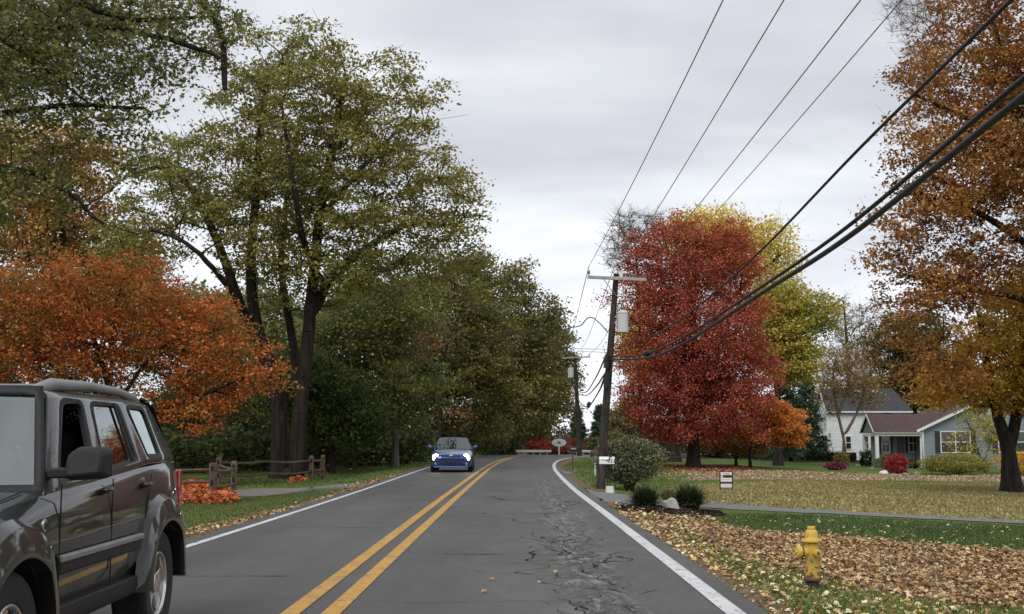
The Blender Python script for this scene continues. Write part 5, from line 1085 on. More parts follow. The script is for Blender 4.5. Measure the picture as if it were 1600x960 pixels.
# ---- yard sign, metal stake
B=G(1135,766); k=B.y/F
ys=empty('yard_sign',B,label='small black framed yard sign with white message strips on the right lawn',cat='yard sign')
for x in (-9.5,9.5): MB().box((x-.8)*k,(x+.8)*k,-.017,.015,-.1,28.5*k).build('leg',BLKP,ys)
MB().box(-8.9*k,8.9*k,-.012,.012,27.4*k,28.4*k).build('top_bar',BLKP,ys)
def panel(z0,z1,mat,name='panel'): return MB().box(-8.9*k,8.9*k,-.014,.01,z0*k,z1*k).build(name,mat,ys)
panel(23.2,27.4,WHT); panel(19.0,22.6,BLK,'black_panel'); panel(13.0,18.6,WHT); panel(9.8,12.6,plain('dark_brown_panel',(.06,.04,.035),.7),'black_panel'); panel(4,9.2,WHT); panel(2.6,4,BLK,'black_panel')
PINK=plain('faded_pink_print',(.6,.3,.33),.6); GRYP=plain('grey_print',(.3,.3,.3),.6)
MB().box(-6*k,5*k,-.018,-.015,25.2*k,26.2*k).build('faded_print',PINK,ys); MB().box(-3*k,6.5*k,-.018,-.015,24*k,24.7*k).build('faded_print',PINK,ys)
MB().box(-8.5*k,-5.2*k,-.018,-.015,19.4*k,22.2*k).build('white_square',WHT,ys)
MB().box(-7.5*k,7.5*k,-.018,-.015,15.6*k,16.3*k).build('faded_print',GRYP,ys); MB().box(-7.5*k,7.5*k,-.018,-.015,6.4*k,7*k).build('faded_print',GRYP,ys)
B=G(1119,766); k=B.y/F; st=empty('marker_stake',B,label='thin upright marker stake just left of the yard sign',cat='stake')
MB().tube([(0,0,-.1),(1.5*k,0,31*k)],.45*k,6).build('rod',plain('tan_rod',(.22,.17,.10),.8),st); MB().tube([(1.0*k,0,22*k),(1.7*k,0,33*k)],.8*k,6).build('dark_tip',WOOD,st)

# ---- split rail fence
FW=plain('weathered_cedar',(.10,.068,.045),.92,noise=.45,scale=9,bump=.02,stops=[(.25,(.045,.03,.022)),(.5,(.10,.07,.048)),(.75,(.19,.145,.11))])
fA=G(332,773); fn=empty('split_rail_fence',fA,label='weathered split rail fence along the left lawn in front of the tallest tree',cat='fence')
o=Vector(fA)
def fpost(px,top,base,w):
    b=G(px,base); T=b.y; h=P(px,top,T).z-b.z; k=T/F; r=random.Random(px); W=w*k
    mb=MB(); V=[];n=8
    for j,z in enumerate((-.15,h*.3,h*.65,h*.94,h)):
        s=(1,.97,1,1.02,.82)[j]
        for i in range(n):
            a=2*PI*i/n+PI/8; c=max(abs(math.cos(a)),abs(math.sin(a)))**.7; V.append(b-o+Vector((W/2*s*math.cos(a)/c*r.uniform(.93,1.05),W/2*s*math.sin(a)/c*r.uniform(.93,1.05),z)))
    mb.add(V,[(j*n+i,j*n+(i+1)%n,(j+1)*n+(i+1)%n,(j+1)*n+i) for j in range(4) for i in range(n)]+[tuple(4*n+i for i in range(n))])
    mb.build('post',FW,fn,ang=45)
    for zz in (.30,.74): MB().box(b.x-o.x-W*.16,b.x-o.x+W*.16,b.y-o.y-W*.56,b.y-o.y-W*.45,h*zz,h*zz+.15).build('mortise',INT,fn)
    return b,h
def frail(a,b,w=.085,sag=.03):
    a=Vector(a)-o;b=Vector(b)-o; d=(b-a).normalized(); r=random.Random(int(a.x*100)); pts=[a-d*.06,a.lerp(b,.05),a.lerp(b,.3)+Vector((0,r.uniform(-.02,.02),-sag*.7)),a.lerp(b,.6)+Vector((0,r.uniform(-.03,.03),-sag)),a.lerp(b,.95),b+d*.06]
    MB().tube(pts,[w*.3,w*.5,w*.62,w*.6,w*.5,w*.3],6).build('rail',FW,fn,ang=30)
pa,ha=fpost(332,723,773,11.5); pb,hb=fpost(341,714,760,9); pc,hc=fpost(365,720.5,767,9.5); pd,hd=fpost(486,712,752,7.5); pe,he=fpost(504,711,750,6.5)
def att(p,h,f): return p+Vector((0,0,h*f))
pz=G(215,772); pz2=G(120,773)
for f in (.78,.4): frail(att(pz,ha,f),att(pa,ha,f)); frail(att(pz2,ha,f),att(pz,ha,f))
for f in (.72,.22): frail(att(pa,ha,f+.02),att(pc,hc,f))
fpost(214,724,772,11); fpost(119,725,773,11)
pm=pb.lerp(pd,.5)
for f in (.80,.36): frail(att(pb,hb,f),att(pm,hb,f),sag=.05); frail(att(pm,hd,f),att(pd,hd,f),sag=.05)
for f in (.8,.42): frail(att(pd,hd,f),att(pe,he,f))
frail(att(pd,hd,.1),att(pe,he,.45),.06); frail(att(pd,hd,.45),att(pe,he,.1),.06)
for f in (.72,): frail(att(pc,hc,f),att(pb,hb,f))

# ---- shrubs, grasses, boulder
def shrub(label,B,rx,rz_,n,lsz,lm,seed,name='shrub',cat='shrub',stems=9,cz=None,flat=1.0,ry=None,lean=0):
    """rounded shrub: stems from the ground and leaves gathered in sprays"""
    r=np.random.default_rng(seed); B=Vector(B); t=empty(name,B,label=label,cat=cat); cz=rz_ if cz is None else cz; ry=ry or rx
    nc=max(20,n//45); d=r.normal(0,1,(nc,3)); d/=np.linalg.norm(d,axis=1)[:,None]; rad=r.uniform(.3,1,nc)**.4*r.uniform(.86,1.12,nc)
    C=d*rad[:,None]*np.array([rx,ry,rz_])+np.array([lean,0,cz]); C=C[C[:,2]>.04]; nc=len(C)
    k=n//nc; pos=np.repeat(C,k,0)+r.normal(0,1,(nc*k,3))*np.array([rx*.15,ry*.15,rz_*.12*flat]); pos=pos[pos[:,2]>.01]
    v,f=leaves(pos,lsz,r,up=.3); link('foliage',npmesh('foliage',v,f),lm,t)
    mb=MB()
    for i in range(stems):
        c=C[r.integers(nc)]; mb.tube([(c[0]*.12,c[1]*.12,-.05),(c[0]*.5,c[1]*.5,c[2]*.55),tuple(c)],[.02+rx*.012,.015,.006],5)
    if stems: mb.build('stems',BK_B,t,smooth=True)
    return t
def sh(label,px,base,halfw,hpx,n,lsz,lm,seed,**k):
    B=k.pop('at',None) or G(px,base); m_=B.y/F; return shrub(label,B,halfw*m_,hpx/2*m_,n,lsz,lm,seed,**k)
B=G(985,768); m_=B.y/F
vs=shrub('large rounded grey green variegated shrub beside the white mailbox',B,50*m_,35*m_,16000,.065,VARI,101,cz=47*m_,stems=18,ry=36*m_)
v_r=np.random.default_rng(5)
tus=leaf_mat('ornamental_grass_blades',[hx(40,58,28),hx(56,72,32),hx(34,48,24),hx(80,90,44)],tl=.15)
TUF=leaf_mat('dry_grass_blades',[hx(150,128,80),hx(120,98,58),hx(98,84,50),hx(170,150,100)],tl=.15)
def tuft(label,B,h,n,lm,seed,spread=.8,w=.012,plume=None):
    r=np.random.default_rng(seed); t=empty('grass_clump',B,label=label,cat='ornamental grass'); V=[];Fq=[]
    az=r.uniform(0,2*PI,n); el=r.uniform(.12,1,n)**.8*spread; ln=h*r.uniform(.7,1.1,n); b0=r.normal(0,h*.10,(n,2))
    for i in range(n):
        dx,dy=math.cos(az[i]),math.sin(az[i]); s=Vector((-dy,dx,0))*w; p=[]
        for f in (0,.4,.75,1):
            out=ln[i]*math.sin(el[i])*f*(.55+.6*f); z=ln[i]*(math.cos(el[i])*f+.0)-ln[i]*.32*el[i]*f*f*f; p.append(Vector((b0[i,0]+dx*out,b0[i,1]+dy*out,z)))
        k0=len(V)
        for j,ww in enumerate((1,.9,.6,.12)): V+= [p[j]-s*ww,p[j]+s*ww]
        Fq+=[(k0+2*j,k0+2*j+1,k0+2*j+3,k0+2*j+2) for j in range(3)]
    link('blades',npmesh('blades',V,Fq),lm,t); return t
for lab,px,base,h,seed,lm_ in (('dark green grass clump nearer the road, left of the pale boulder',1008,796,40,111,tus),('dark green grass clump right of the pale boulder',1076,798,46,112,tus),('dry brown grass clump behind the boulder',1044,783,24,113,TUF)):
    B=G(px,base); tuft(lab,B,h*B.y/F,1500 if lm_ is tus else 500,lm_,seed,spread=1.05)
ROCK=plain('pale_boulder_stone',(.33,.31,.27),.9,noise=.35,scale=5,bump=.03); 
def rock(label,B,rx,ry,rz_,seed,mat=ROCK,name='boulder'):
    bm=bmesh.new(); bmesh.ops.create_icosphere(bm,subdivisions=4,radius=1); from mathutils import noise
    for v in bm.verts:
        n=noise.fractal(v.co*1.1+Vector((seed,0,0)),1,2,5)*.28; c=noise.cell(v.co*1.6+Vector((seed,2,1)))*.06; v.co*=1+n+c
        v.co=Vector((v.co.x*rx,v.co.y*ry,max(-.35,v.co.z)*rz_))
    me=bpy.data.meshes.new(name); bm.to_mesh(me); bm.free(); o=link(name,me,mat,None,smooth=True); o.location=B; return tag(o,label,'rock')
B=G(1049,799); k=B.y/F; rock('pale grey boulder between the two dark grass clumps',B+Vector((0,0,4*k)),13*k,10*k,16*k,3)
B=G(1007,776); k=B.y/F; rock('flat whitish rock behind the left grass clump',B,13*k,8*k,7*k,9,plain('whitish_stone',(.45,.43,.38),.9,noise=.25,scale=6,bump=.02))
# ---- mulch bed
ch=np.random.default_rng(8); mpoly=gpoly([(962,793),(1010,795),(1080,797),(1122,800),(1132,807),(1095,812),(1050,809),(1010,803),(975,799)])
def scatter(poly,n,r):
    a=np.array(poly); lo,hi=a.min(0),a.max(0); out=[]
    while sum(map(len,out))<n:
        p=r.uniform(lo,hi,(n*2,2)); out.append(p[inpoly(p[:,0],p[:,1],poly)])
    return np.concatenate(out)[:n]
def und_(x,y): return (np.sin(x*.9+1)*np.cos(y*.7)*.015+np.sin(x*.31)*np.sin(y*.23)*.03)*sm(1,4,np.abs(side_dist(x,y)))
def carpet(name,label,poly,n,size,lm,seed,h=.03,mound=0,aspect=.7,sig=.35,up=1.5):
    r=np.random.default_rng(seed); p=scatter(poly,n,r); a=np.array(poly); p=p+r.normal(0,sig,p.shape)*(r.uniform(0,1,(n,1))<.35)
    z=H(p[:,0],p[:,1])+und_(p[:,0],p[:,1])
    if mound:
        d=np.full(n,9.)
        for i in range(len(a)):
            u=a[i]; v=a[(i+1)%len(a)]; w_=v-u; t_=np.clip(((p-u)@w_)/(w_@w_),0,1); d=np.minimum(d,np.linalg.norm(p-(u+t_[:,None]*w_),axis=1))
        ins=inpoly(p[:,0],p[:,1],poly); mh=np.where(ins,np.minimum(1,d/1.0),0)*mound*(.7+.5*np.sin(p[:,0]*2.1)*np.cos(p[:,1]*1.7)); z=z+np.maximum(mh,0)*r.uniform(.6,1,n)
    z=z+r.uniform(.004,h,n); ok=side_dist(p[:,0],p[:,1])!=0; 
    v,f=leaves(np.column_stack([p,z])[ok],size,r,up=up,aspect=aspect,jit=.5); return tag(link(name,npmesh(name,v,f),lm),label,kind='stuff')
MUL=leaf_mat('dark_mulch_chips',[hx(58,40,34),hx(44,30,26),hx(72,52,42),hx(36,26,22)],tl=0)
carpet('mulch','dark mulch bed under the boulder and grass clumps',mpoly,9000,.07,MUL,201,h=.05,mound=.06,aspect=.4,sig=.1)
# ---- fallen leaves
LITT=leaf_mat('bleached_fallen_leaves',[hx(170,152,112),hx(150,128,88),hx(186,170,132),hx(134,110,76),hx(160,138,84)],tl=.1)
LIT=leaf_mat('fallen_leaves',[hx(170,136,92),hx(146,112,74),hx(190,162,116),hx(120,90,60),hx(156,122,78),hx(200,180,142),hx(134,98,62),hx(184,148,80),hx(94,72,50)],tl=.1,clump=.6)
LITP=leaf_mat('pale_fallen_leaves',[hx(206,190,150),hx(190,160,100),hx(214,180,80),hx(176,130,80),hx(222,208,176),hx(150,108,66)],tl=.1)
pile=gpoly([(1035,806),(1090,818),(1150,828),(1220,834),(1300,838),(1420,850),(1700,872),(1780,958),(1640,945),(1440,940),(1320,915),(1250,885),(1180,872),(1110,850),(1050,828)])
carpet('leaf_pile','deep drift of brown fallen leaves round the hydrant',pile,66000,.06,LIT,211,h=.05,mound=.08,up=1.1,sig=.55)
verge=gpoly([(965,800),(1010,805),(1100,850),(1240,890),(1420,945),(1700,965),(1700,1100),(1250,1100),(1160,960),(1060,880),(1000,832)])
carpet('fallen_leaves','scattered pale leaves on the verge between the white line and the drift',verge,4200,.058,LITP,212,h=.03)
carpet('fallen_leaves','thin scatter of leaves over the green lawn by the path',gpoly([(1120,800),(1420,816),(1700,834),(1700,868),(1420,846),(1200,832)]),420,.075,LITP,213)
carpet('fallen_leaves','pale leaves scattered over the tan lawn round the yard sign',tanP,3800,.075,LITT,214,h=.02)
carpet('fallen_leaves','band of leaf litter across the far side of the tan lawn',litP,9000,.10,LITT,215)
carpet('fallen_leaves','red brown leaves under the crimson tree',redP,7000,.11,leaf_mat('fallen_red_leaves',[hx(110,44,30),hx(140,70,40),hx(84,40,28),hx(160,110,60)],tl=.05),216)
carpet('fallen_leaves','scattered leaves at the edge of the mulch bed',gpoly([(955,786),(1010,800),(1080,806),(1140,812),(1120,820),(1040,812),(975,806)]),380,.08,LITP,217,h=.06)
carpet('fallen_leaves','brown litter along the left verge',gpoly([(285,842),(400,815),(560,768),(640,742),(600,745),(480,790),(285,830)]),2600,.065,LIT,218)
ORL=leaf_mat('fallen_orange_leaves',[hx(214,112,34),hx(196,90,28),hx(226,140,50),hx(176,80,30),hx(150,70,30)],tl=.1,clump=1)
for lab,pp,n,sz,mo,sd_ in (('bright orange leaf pile round the nearest fence post',[(255,758),(330,757),(368,774),(372,785),(330,788),(262,789)],5000,.13,.28,221),('small orange leaf heap at the foot of the tallest tree',[(452,748),(466,744),(482,752),(456,756)],700,.13,.35,222),('orange leaf pile round the slender pale trunk',[(583,719),(600,713),(626,712),(636,718),(610,722)],1700,.22,.7,223),('small orange leaf heap behind the fence end',[(490,732),(505,728),(516,730),(512,736),(494,737)],700,.2,.5,224)):
    carpet('leaf_pile',lab,gpoly(pp),n,sz,ORL,sd_,h=.08,mound=mo,sig=.12,up=.6)
LL=['pale leaf on the right lane beside the cracked strip, nearest but two','pale leaf on the right lane, middle one of the near row','pale leaf on the right lane nearest the yellow lines and the viewer','pale leaf on the right lane just beyond the nearest one','pale leaf lying close inside the white edge line','pale leaf lying beside the leaf next to the white edge line','pale leaf on the far part of the cracked strip','pale leaf on the asphalt between the yellow lines and the blue car','pale leaf in the left part of the right lane, half way to the bend','pale leaf touching the yellow centre lines','pale leaf on the left verge near the driveway mouth','pale leaf in the oncoming lane half way to the blue car','pale leaf in the oncoming lane beside the off-road car']
for i,(px,py) in enumerate([(868,904),(843,921),(757,936),(768,916),(985,826),(1005,826),(880,798),(708,770),(755,808),(690,812),(560,742),(640,800),(552,890)]):
    B=G(px,py); B=Vector((B.x,B.y,.0)); r=np.random.default_rng(300+i); v,f=leaves(np.array([[0,0,.015]]),.085,r,up=3); o=link('fallen_leaf',npmesh('fallen_leaf',v,f),LITP); o.location=(B.x,B.y,.004 if abs(side_dist(B.x,B.y)[0])==0 else B.z)
    tag(o,LL[i],'leaf',group='single leaves on the road')
# ---- grass blades
def lawn(name,label,poly,n,hgt,cols,seed,wd=.012,sig=.3):
    r=np.random.default_rng(seed); p=scatter(poly,n,r)+r.normal(0,sig,(n,2)); sdd=np.abs(side_dist(p[:,0],p[:,1])); p=p[sdd>.25]; n=len(p); z=H(p[:,0],p[:,1])+und_(p[:,0],p[:,1])
    az=r.uniform(0,2*PI,n); h=hgt*r.uniform(.4,1.2,n); W=wd*r.uniform(.6,1.4,n); l=r.normal(0,.5,(n,2))*h[:,None]
    b=np.column_stack([p,z-.005]); s=np.column_stack([np.cos(az)*W,np.sin(az)*W,np.zeros(n)]); tip=b+np.column_stack([l,h])
    V=np.stack([b-s,b+s,tip],1).reshape(-1,3); o=link(name,npmesh(name,V,np.arange(3*n).reshape(-1,3)),leaf_mat(name+'_blades',cols,tl=.2,clump=.5)); return tag(o,label,kind='stuff')
GRN=[hx(66,92,42),hx(56,82,38),hx(78,100,46),hx(94,108,52)]; GMX=[hx(110,118,52),hx(88,110,44),hx(138,130,70),hx(70,100,38)]; GTN=[hx(150,138,80),hx(128,122,62),hx(170,156,98),hx(104,112,50)]
lawn('grass','lush green grass of the right lawn beyond the leaf drift',gpoly([(1090,806),(1180,804),(1420,815),(1700,832),(1700,880),(1420,850),(1200,836),(1060,822)]),42000,.06,GRN,401)
lawn('grass','patchy grass of the right verge near the road',gpoly([(960,800),(1040,815),(1180,870),(1320,915),(1440,940),(1700,950),(1700,1150),(1280,1150),(1170,965),(1080,890),(1000,830)]),34000,.05,GMX,402)
lawn('grass','dry tan grass round the yard sign',gpoly([(1040,757),(1200,752),(1700,752),(1700,822),(1420,806),(1100,788),(1060,775)]),46000,.06,GTN,403,wd=.02)
lawn('grass','green grass near the mailboxes and shrub',gpoly([(885,728),(930,716),(1010,722),(1060,738),(1080,756),(1040,768),(940,764),(905,752)]),30000,.08,[hx(84,110,42),hx(70,96,38),hx(100,124,50),hx(118,124,58)],404,wd=.02)
lawn('grass','green grass of the left verge by the orange pile',gpoly([(240,850),(285,836),(420,800),(560,770),(480,768),(370,778),(240,778)]),26000,.06,[hx(84,104,42),hx(70,92,38),hx(98,112,48),hx(114,112,56)],405)
lawn('grass','green lawn beyond the left driveway',gpoly([(500,757),(560,755),(640,738),(668,724),(660,716),(520,724),(430,740),(250,752),(250,764),(400,762)]),36000,.08,[hx(88,112,44),hx(74,98,38),hx(102,122,50)],406,wd=.022)
# ---- small litter on the lawn
B=G(548,735); o=MB().add([(-.14,-.06,.0),(.1,-.09,.02),(.17,.05,.05),(-.08,.09,.09),(0,0,.12)],[(0,1,4),(1,2,4),(2,3,4),(3,0,4),(0,3,2,1)]).build('paper_scrap',WHT); o.location=B; tag(o,'crumpled white paper scrap on the left lawn','litter')
# ---- hedge of scarlet shrubs across the bend
for i,(px,h,hw) in enumerate([(840,22,20),(868,26,22),(893,24,18)]):
    Y=(131,133,138)[i]; B=Vector(((px-811)/F*Y,Y,float(crest(0,Y)))); m_=Y/F; shrub(['leftmost of the three scarlet shrubs across the bend','scarlet shrub directly behind the oval sign','scarlet shrub behind the farther utility pole'][i],B,hw*m_,h/2*m_*1.2,3200,.2,REDH,500+i,cz=h/2*m_)
for i,(px,h,hw) in enumerate([(925,22,18),(960,30,20)]):
    Y=140; B=Vector(((px-811)/F*Y,Y,float(crest(0,Y)))); m_=Y/F; shrub(['dull green shrub at the end of the right guard rail','tall dull shrub behind the variegated shrub'][i],B,hw*m_,h/2*m_*1.3,2600,.24,DKGR,510+i,cz=h/2*m_)
# ------------------------------------------------------------------ houses
def siding(name,col,pitch,noise=.08):
    m,t,b,out=new_mat(name); tc=N(t,'ShaderNodeTexCoord'); sp=N(t,'ShaderNodeSeparateXYZ'); L(t,tc.outputs['Object'],sp.inputs[0])
    n=N(t,'ShaderNodeTexNoise',i={'Scale':2.5,'Detail':6}); L(t,tc.outputs['Object'],n.inputs['Vector'])
    L(t,ramp(t,n.outputs[0],[(.3,tuple(c*(1-noise) for c in col)),(.7,tuple(c*(1+noise) for c in col))]),b.inputs['Base Color']); b.inputs['Roughness'].default_value=.7
    return m
WSID=siding('white_siding',(.62,.65,.64),.2,.1); BSID=siding('slate_blue_siding',(.185,.22,.24),.2); SHUT=plain('dark_shutter_paint',(.025,.022,.024),.6); TRIM=plain('white_trim',(.68,.69,.68),.5,noise=.06)
def shingle(name,cols):
    m,t,b,out=new_mat(name); tc=N(t,'ShaderNodeTexCoord'); n=N(t,'ShaderNodeTexNoise',i={'Scale':5,'Detail':7,'Roughness':.75}); L(t,tc.outputs['Object'],n.inputs['Vector'])
    L(t,ramp(t,n.outputs[0],[(.3,cols[0]),(.6,cols[1]),(.75,cols[2])]),b.inputs['Base Color']); b.inputs['Roughness'].default_value=.95
    bp=N(t,'ShaderNodeBump',i={'Strength':.6,'Distance':.03}); L(t,n.outputs[0],bp.inputs['Height']); L(t,bp.outputs[0],b.inputs['Normal']); return m
RGRY=shingle('charcoal_shingles',[(.03,.031,.034),(.05,.051,.056),(.09,.09,.09)]); RBRN=shingle('plum_brown_shingles',[(.05,.032,.033),(.085,.055,.055),(.14,.10,.09)])
PANE=plain('dark_window_glass',(.02,.025,.027),.08,noise=.3,coat=1,scale=1)
SID=.0
def wallsid(t,name,mat,a,b,z0,top,pitch,thick=.02):
    """lapped boards along a wall from a to b (local xy), top(u)=height at fraction u: returns one mesh; outward is to the right of a->b"""
    a=Vector((a[0],a[1],0)); b=Vector((b[0],b[1],0)); L0=(b-a).length; u=(b-a)/L0; n_=Vector((u.y,-u.x,0)); mb=MB()
    ztop=max(top(f) for f in np.linspace(0,1,41)); z=z0; fs=np.linspace(0,1,401)
    while z<ztop-.02:
        z1=min(z+pitch,ztop); ok=[f for f in fs if top(f)>=z+.01]
        if ok:
            f0,f1=ok[0],ok[-1]; ok2=[f for f in fs if top(f)>=z1-.005] or [f0+(f1-f0)/2]; g0,g1=ok2[0],ok2[-1]
            p=[a+u*L0*f0,a+u*L0*f1,a+u*L0*g1,a+u*L0*g0]; q=[]
            for i,(pp,zz,o_) in enumerate([(p[0],z,thick),(p[1],z,thick),(p[2],z1,.004),(p[3],z1,.004)]): q.append(pp+n_*o_+Vector((0,0,zz)))
            for i,(pp,zz) in enumerate([(p[0],z),(p[1],z),(p[2],z1),(p[3],z1)]): q.append(pp-n_*.05+Vector((0,0,zz)))
            mb.add(q,[(0,1,2,3),(7,6,5,4),(0,4,5,1),(1,5,6,2),(2,6,7,3),(3,7,4,0)])
        z=z1
    return mb.build(name,mat,t)
def window(t,M,w,h,cols=1,rows=2,shut=0,sw=.35,mull=None):
    """M: local frame: x along wall, y outward, z up; centred"""
    f=MB(); e=.07
    f.box(-w/2-e,w/2+e,0,.06,-h/2-e,-h/2,M).box(-w/2-e,w/2+e,0,.06,h/2,h/2+e,M).box(-w/2-e,-w/2,0,.06,-h/2,h/2,M).box(w/2,w/2+e,0,.06,-h/2,h/2,M)
    for i in range(1,cols): x=-w/2+w*i/cols; f.box(x-.045,x+.045,.002,.05,-h/2,h/2,M)
    for i in range(1,rows): z=-h/2+h*i/rows; f.box(-w/2,w/2,.004,.045,z-.03,z+.03,M)
    if mull:
        for i in range(1,mull): x=-w/2+w*i/mull; f.box(x-.02,x+.02,.006,.035,-h/2,h/2,M)
    fr=f.build('window',TRIM,t)
    for i in range(cols):
        for j in range(rows):
            x0=-w/2+w*i/cols; x1=x0+w/cols; z0=-h/2+h*j/rows; z1=z0+h/rows
            MB().box(x0+.01,x1-.01,-.03,.012,z0+.01,z1-.01,M).build('pane',PANE,fr)
    if shut:
        for s in shut if hasattr(shut,'__len__') else (-1,1):
            x0=s*(w/2+e+.02); x1=s*(w/2+e+.02+sw); x0,x1=min(x0,x1),max(x0,x1)
            sb=MB().box(x0,x1,0,.05,-h/2-e,h/2+e,M)
            for k in range(10): z=-h/2+h*k/10; sb.box(x0+.04,x1-.04,.05,.06,z+.02,z+h/14,M)
            sb.build('shutter',SHUT,t)
    return fr
def slab(t,name,mat,pts,th=.12):
    """roof slab of a planar polygon (world/local points), thickened downward along its normal"""
    pts=[Vector(p) for p in pts]; n=(pts[1]-pts[0]).cross(pts[2]-pts[0]).normalized(); n=n if n.z>0 else -n; m=len(pts)
    return MB().add(pts+[p-n*th for p in pts],[tuple(range(m)),tuple(range(m,2*m))[::-1]]+[(i,(i+1)%m,(i+1)%m+m,i+m) for i in range(m)]).build(name,mat,t)
def wallM(x,y,z,rz): return Matrix.Translation((x,y,z))@Matrix.Rotation(rz,4,'Z')   # local y outward

# ---- white two storey house
TW=118.0; C0=onground(1294,TW); C0.z-=.1; mW=TW/F
wx=lambda px: (px-1294)*mW; wz=lambda py: P(1294,py,TW).z-C0.z
Lw=wx(1420); D=3.9; ez=wz(642); rz_=wz(606)
wh=empty('white_house',C0,rz=0,label='white clapboard two storey house with a dark grey roof, behind the vase shaped tree',cat='house')
SK=0
MB().box(.06,Lw-.06,.06,D-.06,-.6,ez-.03).build('wall_core',WSID,wh)
wallsid(wh,'front_wall',WSID,(0,0),(Lw,0),-.3,lambda f: ez,.26)
gt=lambda f: ez+(rz_-ez)*(1-abs(2*f-1))-.05
wallsid(wh,'gable_wall',WSID,(0,D),(0,0),-.3,gt,.26)
wallsid(wh,'end_wall',WSID,(Lw,0),(Lw,D),-.3,lambda f: ez,.26); wallsid(wh,'back_wall',WSID,(Lw,D),(0,D),-.3,lambda f: ez,.26)
MB().prism([(.05,ez-.05),(D-.05,ez-.05),(D/2,rz_-.1)],.05,Lw-1.1,'x').build('gable_core',WSID,wh)
hip=.9
slab(wh,'roof',RGRY,[(-.25,-.35,ez-.08),(Lw+.35,-.35,ez-.08),(Lw-hip,D/2,rz_),(-.25,D/2,rz_)])
slab(wh,'roof',RGRY,[(-.25,D+.35,ez-.08),(Lw+.35,D+.35,ez-.08),(Lw-hip,D/2,rz_+.003),(-.25,D/2,rz_+.003)])
slab(wh,'roof',RGRY,[(Lw+.36,-.35,ez-.082),(Lw+.36,D+.35,ez-.082),(Lw-hip,D/2,rz_-.004)])
MB().box(-.2,Lw+.3,-.4,-.352,ez-.2,ez-.06).build('gutter',TRIM,wh)
for x in (0,Lw): MB().box(x-.09,x+.09,-.05,.05,-.3,ez-.1).build('corner_board',TRIM,wh)
MB().bar((-.27,-.35,ez-.12),(-.27,D/2,rz_-.02),.05,.2).bar((-.27,D+.35,ez-.12),(-.27,D/2,rz_-.02),.05,.2).build('bargeboard',TRIM,wh)
for y in (.9,2.6):
    window(wh,wallM(-.03,y,wz(658),PI/2),.62,19*mW,1,2); window(wh,wallM(-.03,y+.1,wz(694),PI/2),.62,21*mW,1,2)
window(wh,wallM(wx(1325),-.03,wz(692),PI),7.5*mW,19*mW,1,2); window(wh,wallM(wx(1352),-.03,wz(692),PI),7.5*mW,19*mW,1,2)
MB().box(wx(1380),wx(1393),-.06,-.03,wz(650),wz(642)+.0-.15).build('dark_vent_opening',SHUT,wh)
for px in (1348,1376):
    y=D/2*.80; z=ez+(rz_-ez)*.84; MB().box(wx(px)-.28,wx(px)+.28,y-.15,y+.35,z-.1,z+.16).build('roof_vent',TRIM,wh,bevel=.04)
MB().box(-1.0,-.02,.3,1.2,wz(681),wz(679)).build('porch_hood',TRIM,wh)

# ---- blue house
TB=93.0; C1=onground(1440,TB); C1.z-=.05; mB=TB/F
bx=lambda px,dy=0: ((px-811)/F*(TB+dy))-C1.x
bz=lambda py,dy=0: P(1440,py,TB+dy).z-C1.z
bh=empty('blue_house',C1,label='slate blue single storey house with a plum brown roof and white columned porch',cat='house')
Wd=bx(1655); ez=bz(668); pk=bz(616); xr_=bx(1547)
wallsid(bh,'front_wall',BSID,(0,0),(Wd,0),-.1,lambda f: (ez+(pk-ez)*(f*Wd/xr_) if f*Wd<xr_ else pk-(pk-ez)*((f*Wd-xr_)/(Wd-xr_))*.95)-.06,.24,.018)
MB().box(.06,Wd-.06,.08,8,-.5,ez-.05).build('wall_core',BSID,bh)
MB().box(0,Wd,-.04,.06,-.6,-.1).build('foundation',plain('grey_concrete',(.25,.24,.22),.9,noise=.2),bh)
ov=.35; sl=(pk-ez)/xr_
slab(bh,'roof',RBRN,[(-.45,-ov,ez-.45*sl),(xr_,-ov,pk),(xr_,9,pk),(-.45,9,ez-.45*sl)],.1)
slab(bh,'roof',RBRN,[(Wd+.45,-ov,ez-.45*sl),(xr_+.001,-ov,pk+.002),(xr_+.001,9,pk+.002),(Wd+.45,9,ez-.45*sl)],.1)
MB().bar((-.46,-ov-.03,ez-.45*sl-.1),(xr_,-ov-.03,pk-.08),.04,.2).bar((Wd+.46,-ov-.03,ez-.45*sl-.1),(xr_,-ov-.03,pk-.08),.04,.2).build('bargeboard',TRIM,bh)
window(bh,wallM(bx(1487),-.02,bz(691),PI),44*mB,31*mB,2,2,(1,-1),.38)
window(bh,wallM(bx(1576),-.02,bz(691),PI),44*mB,31*mB,2,2,(1,-1),.38)
MB().box(bx(1540),bx(1551),-.06,-.02,bz(648),bz(632)).build('gable_vent',TRIM,bh)
MB().box(-.16,.14,-.12,.0,-.1,ez-.1).build('corner_column',TRIM,bh,bevel=.01)
MB().tube([(-.38,-.3,ez-.25),(-.30,-.3,ez-.42),(-.02,-.18,ez-.62),(0,-.17,ez-.8),(0,-.17,.1)],.06,8).build('downspout',TRIM,bh,smooth=True)
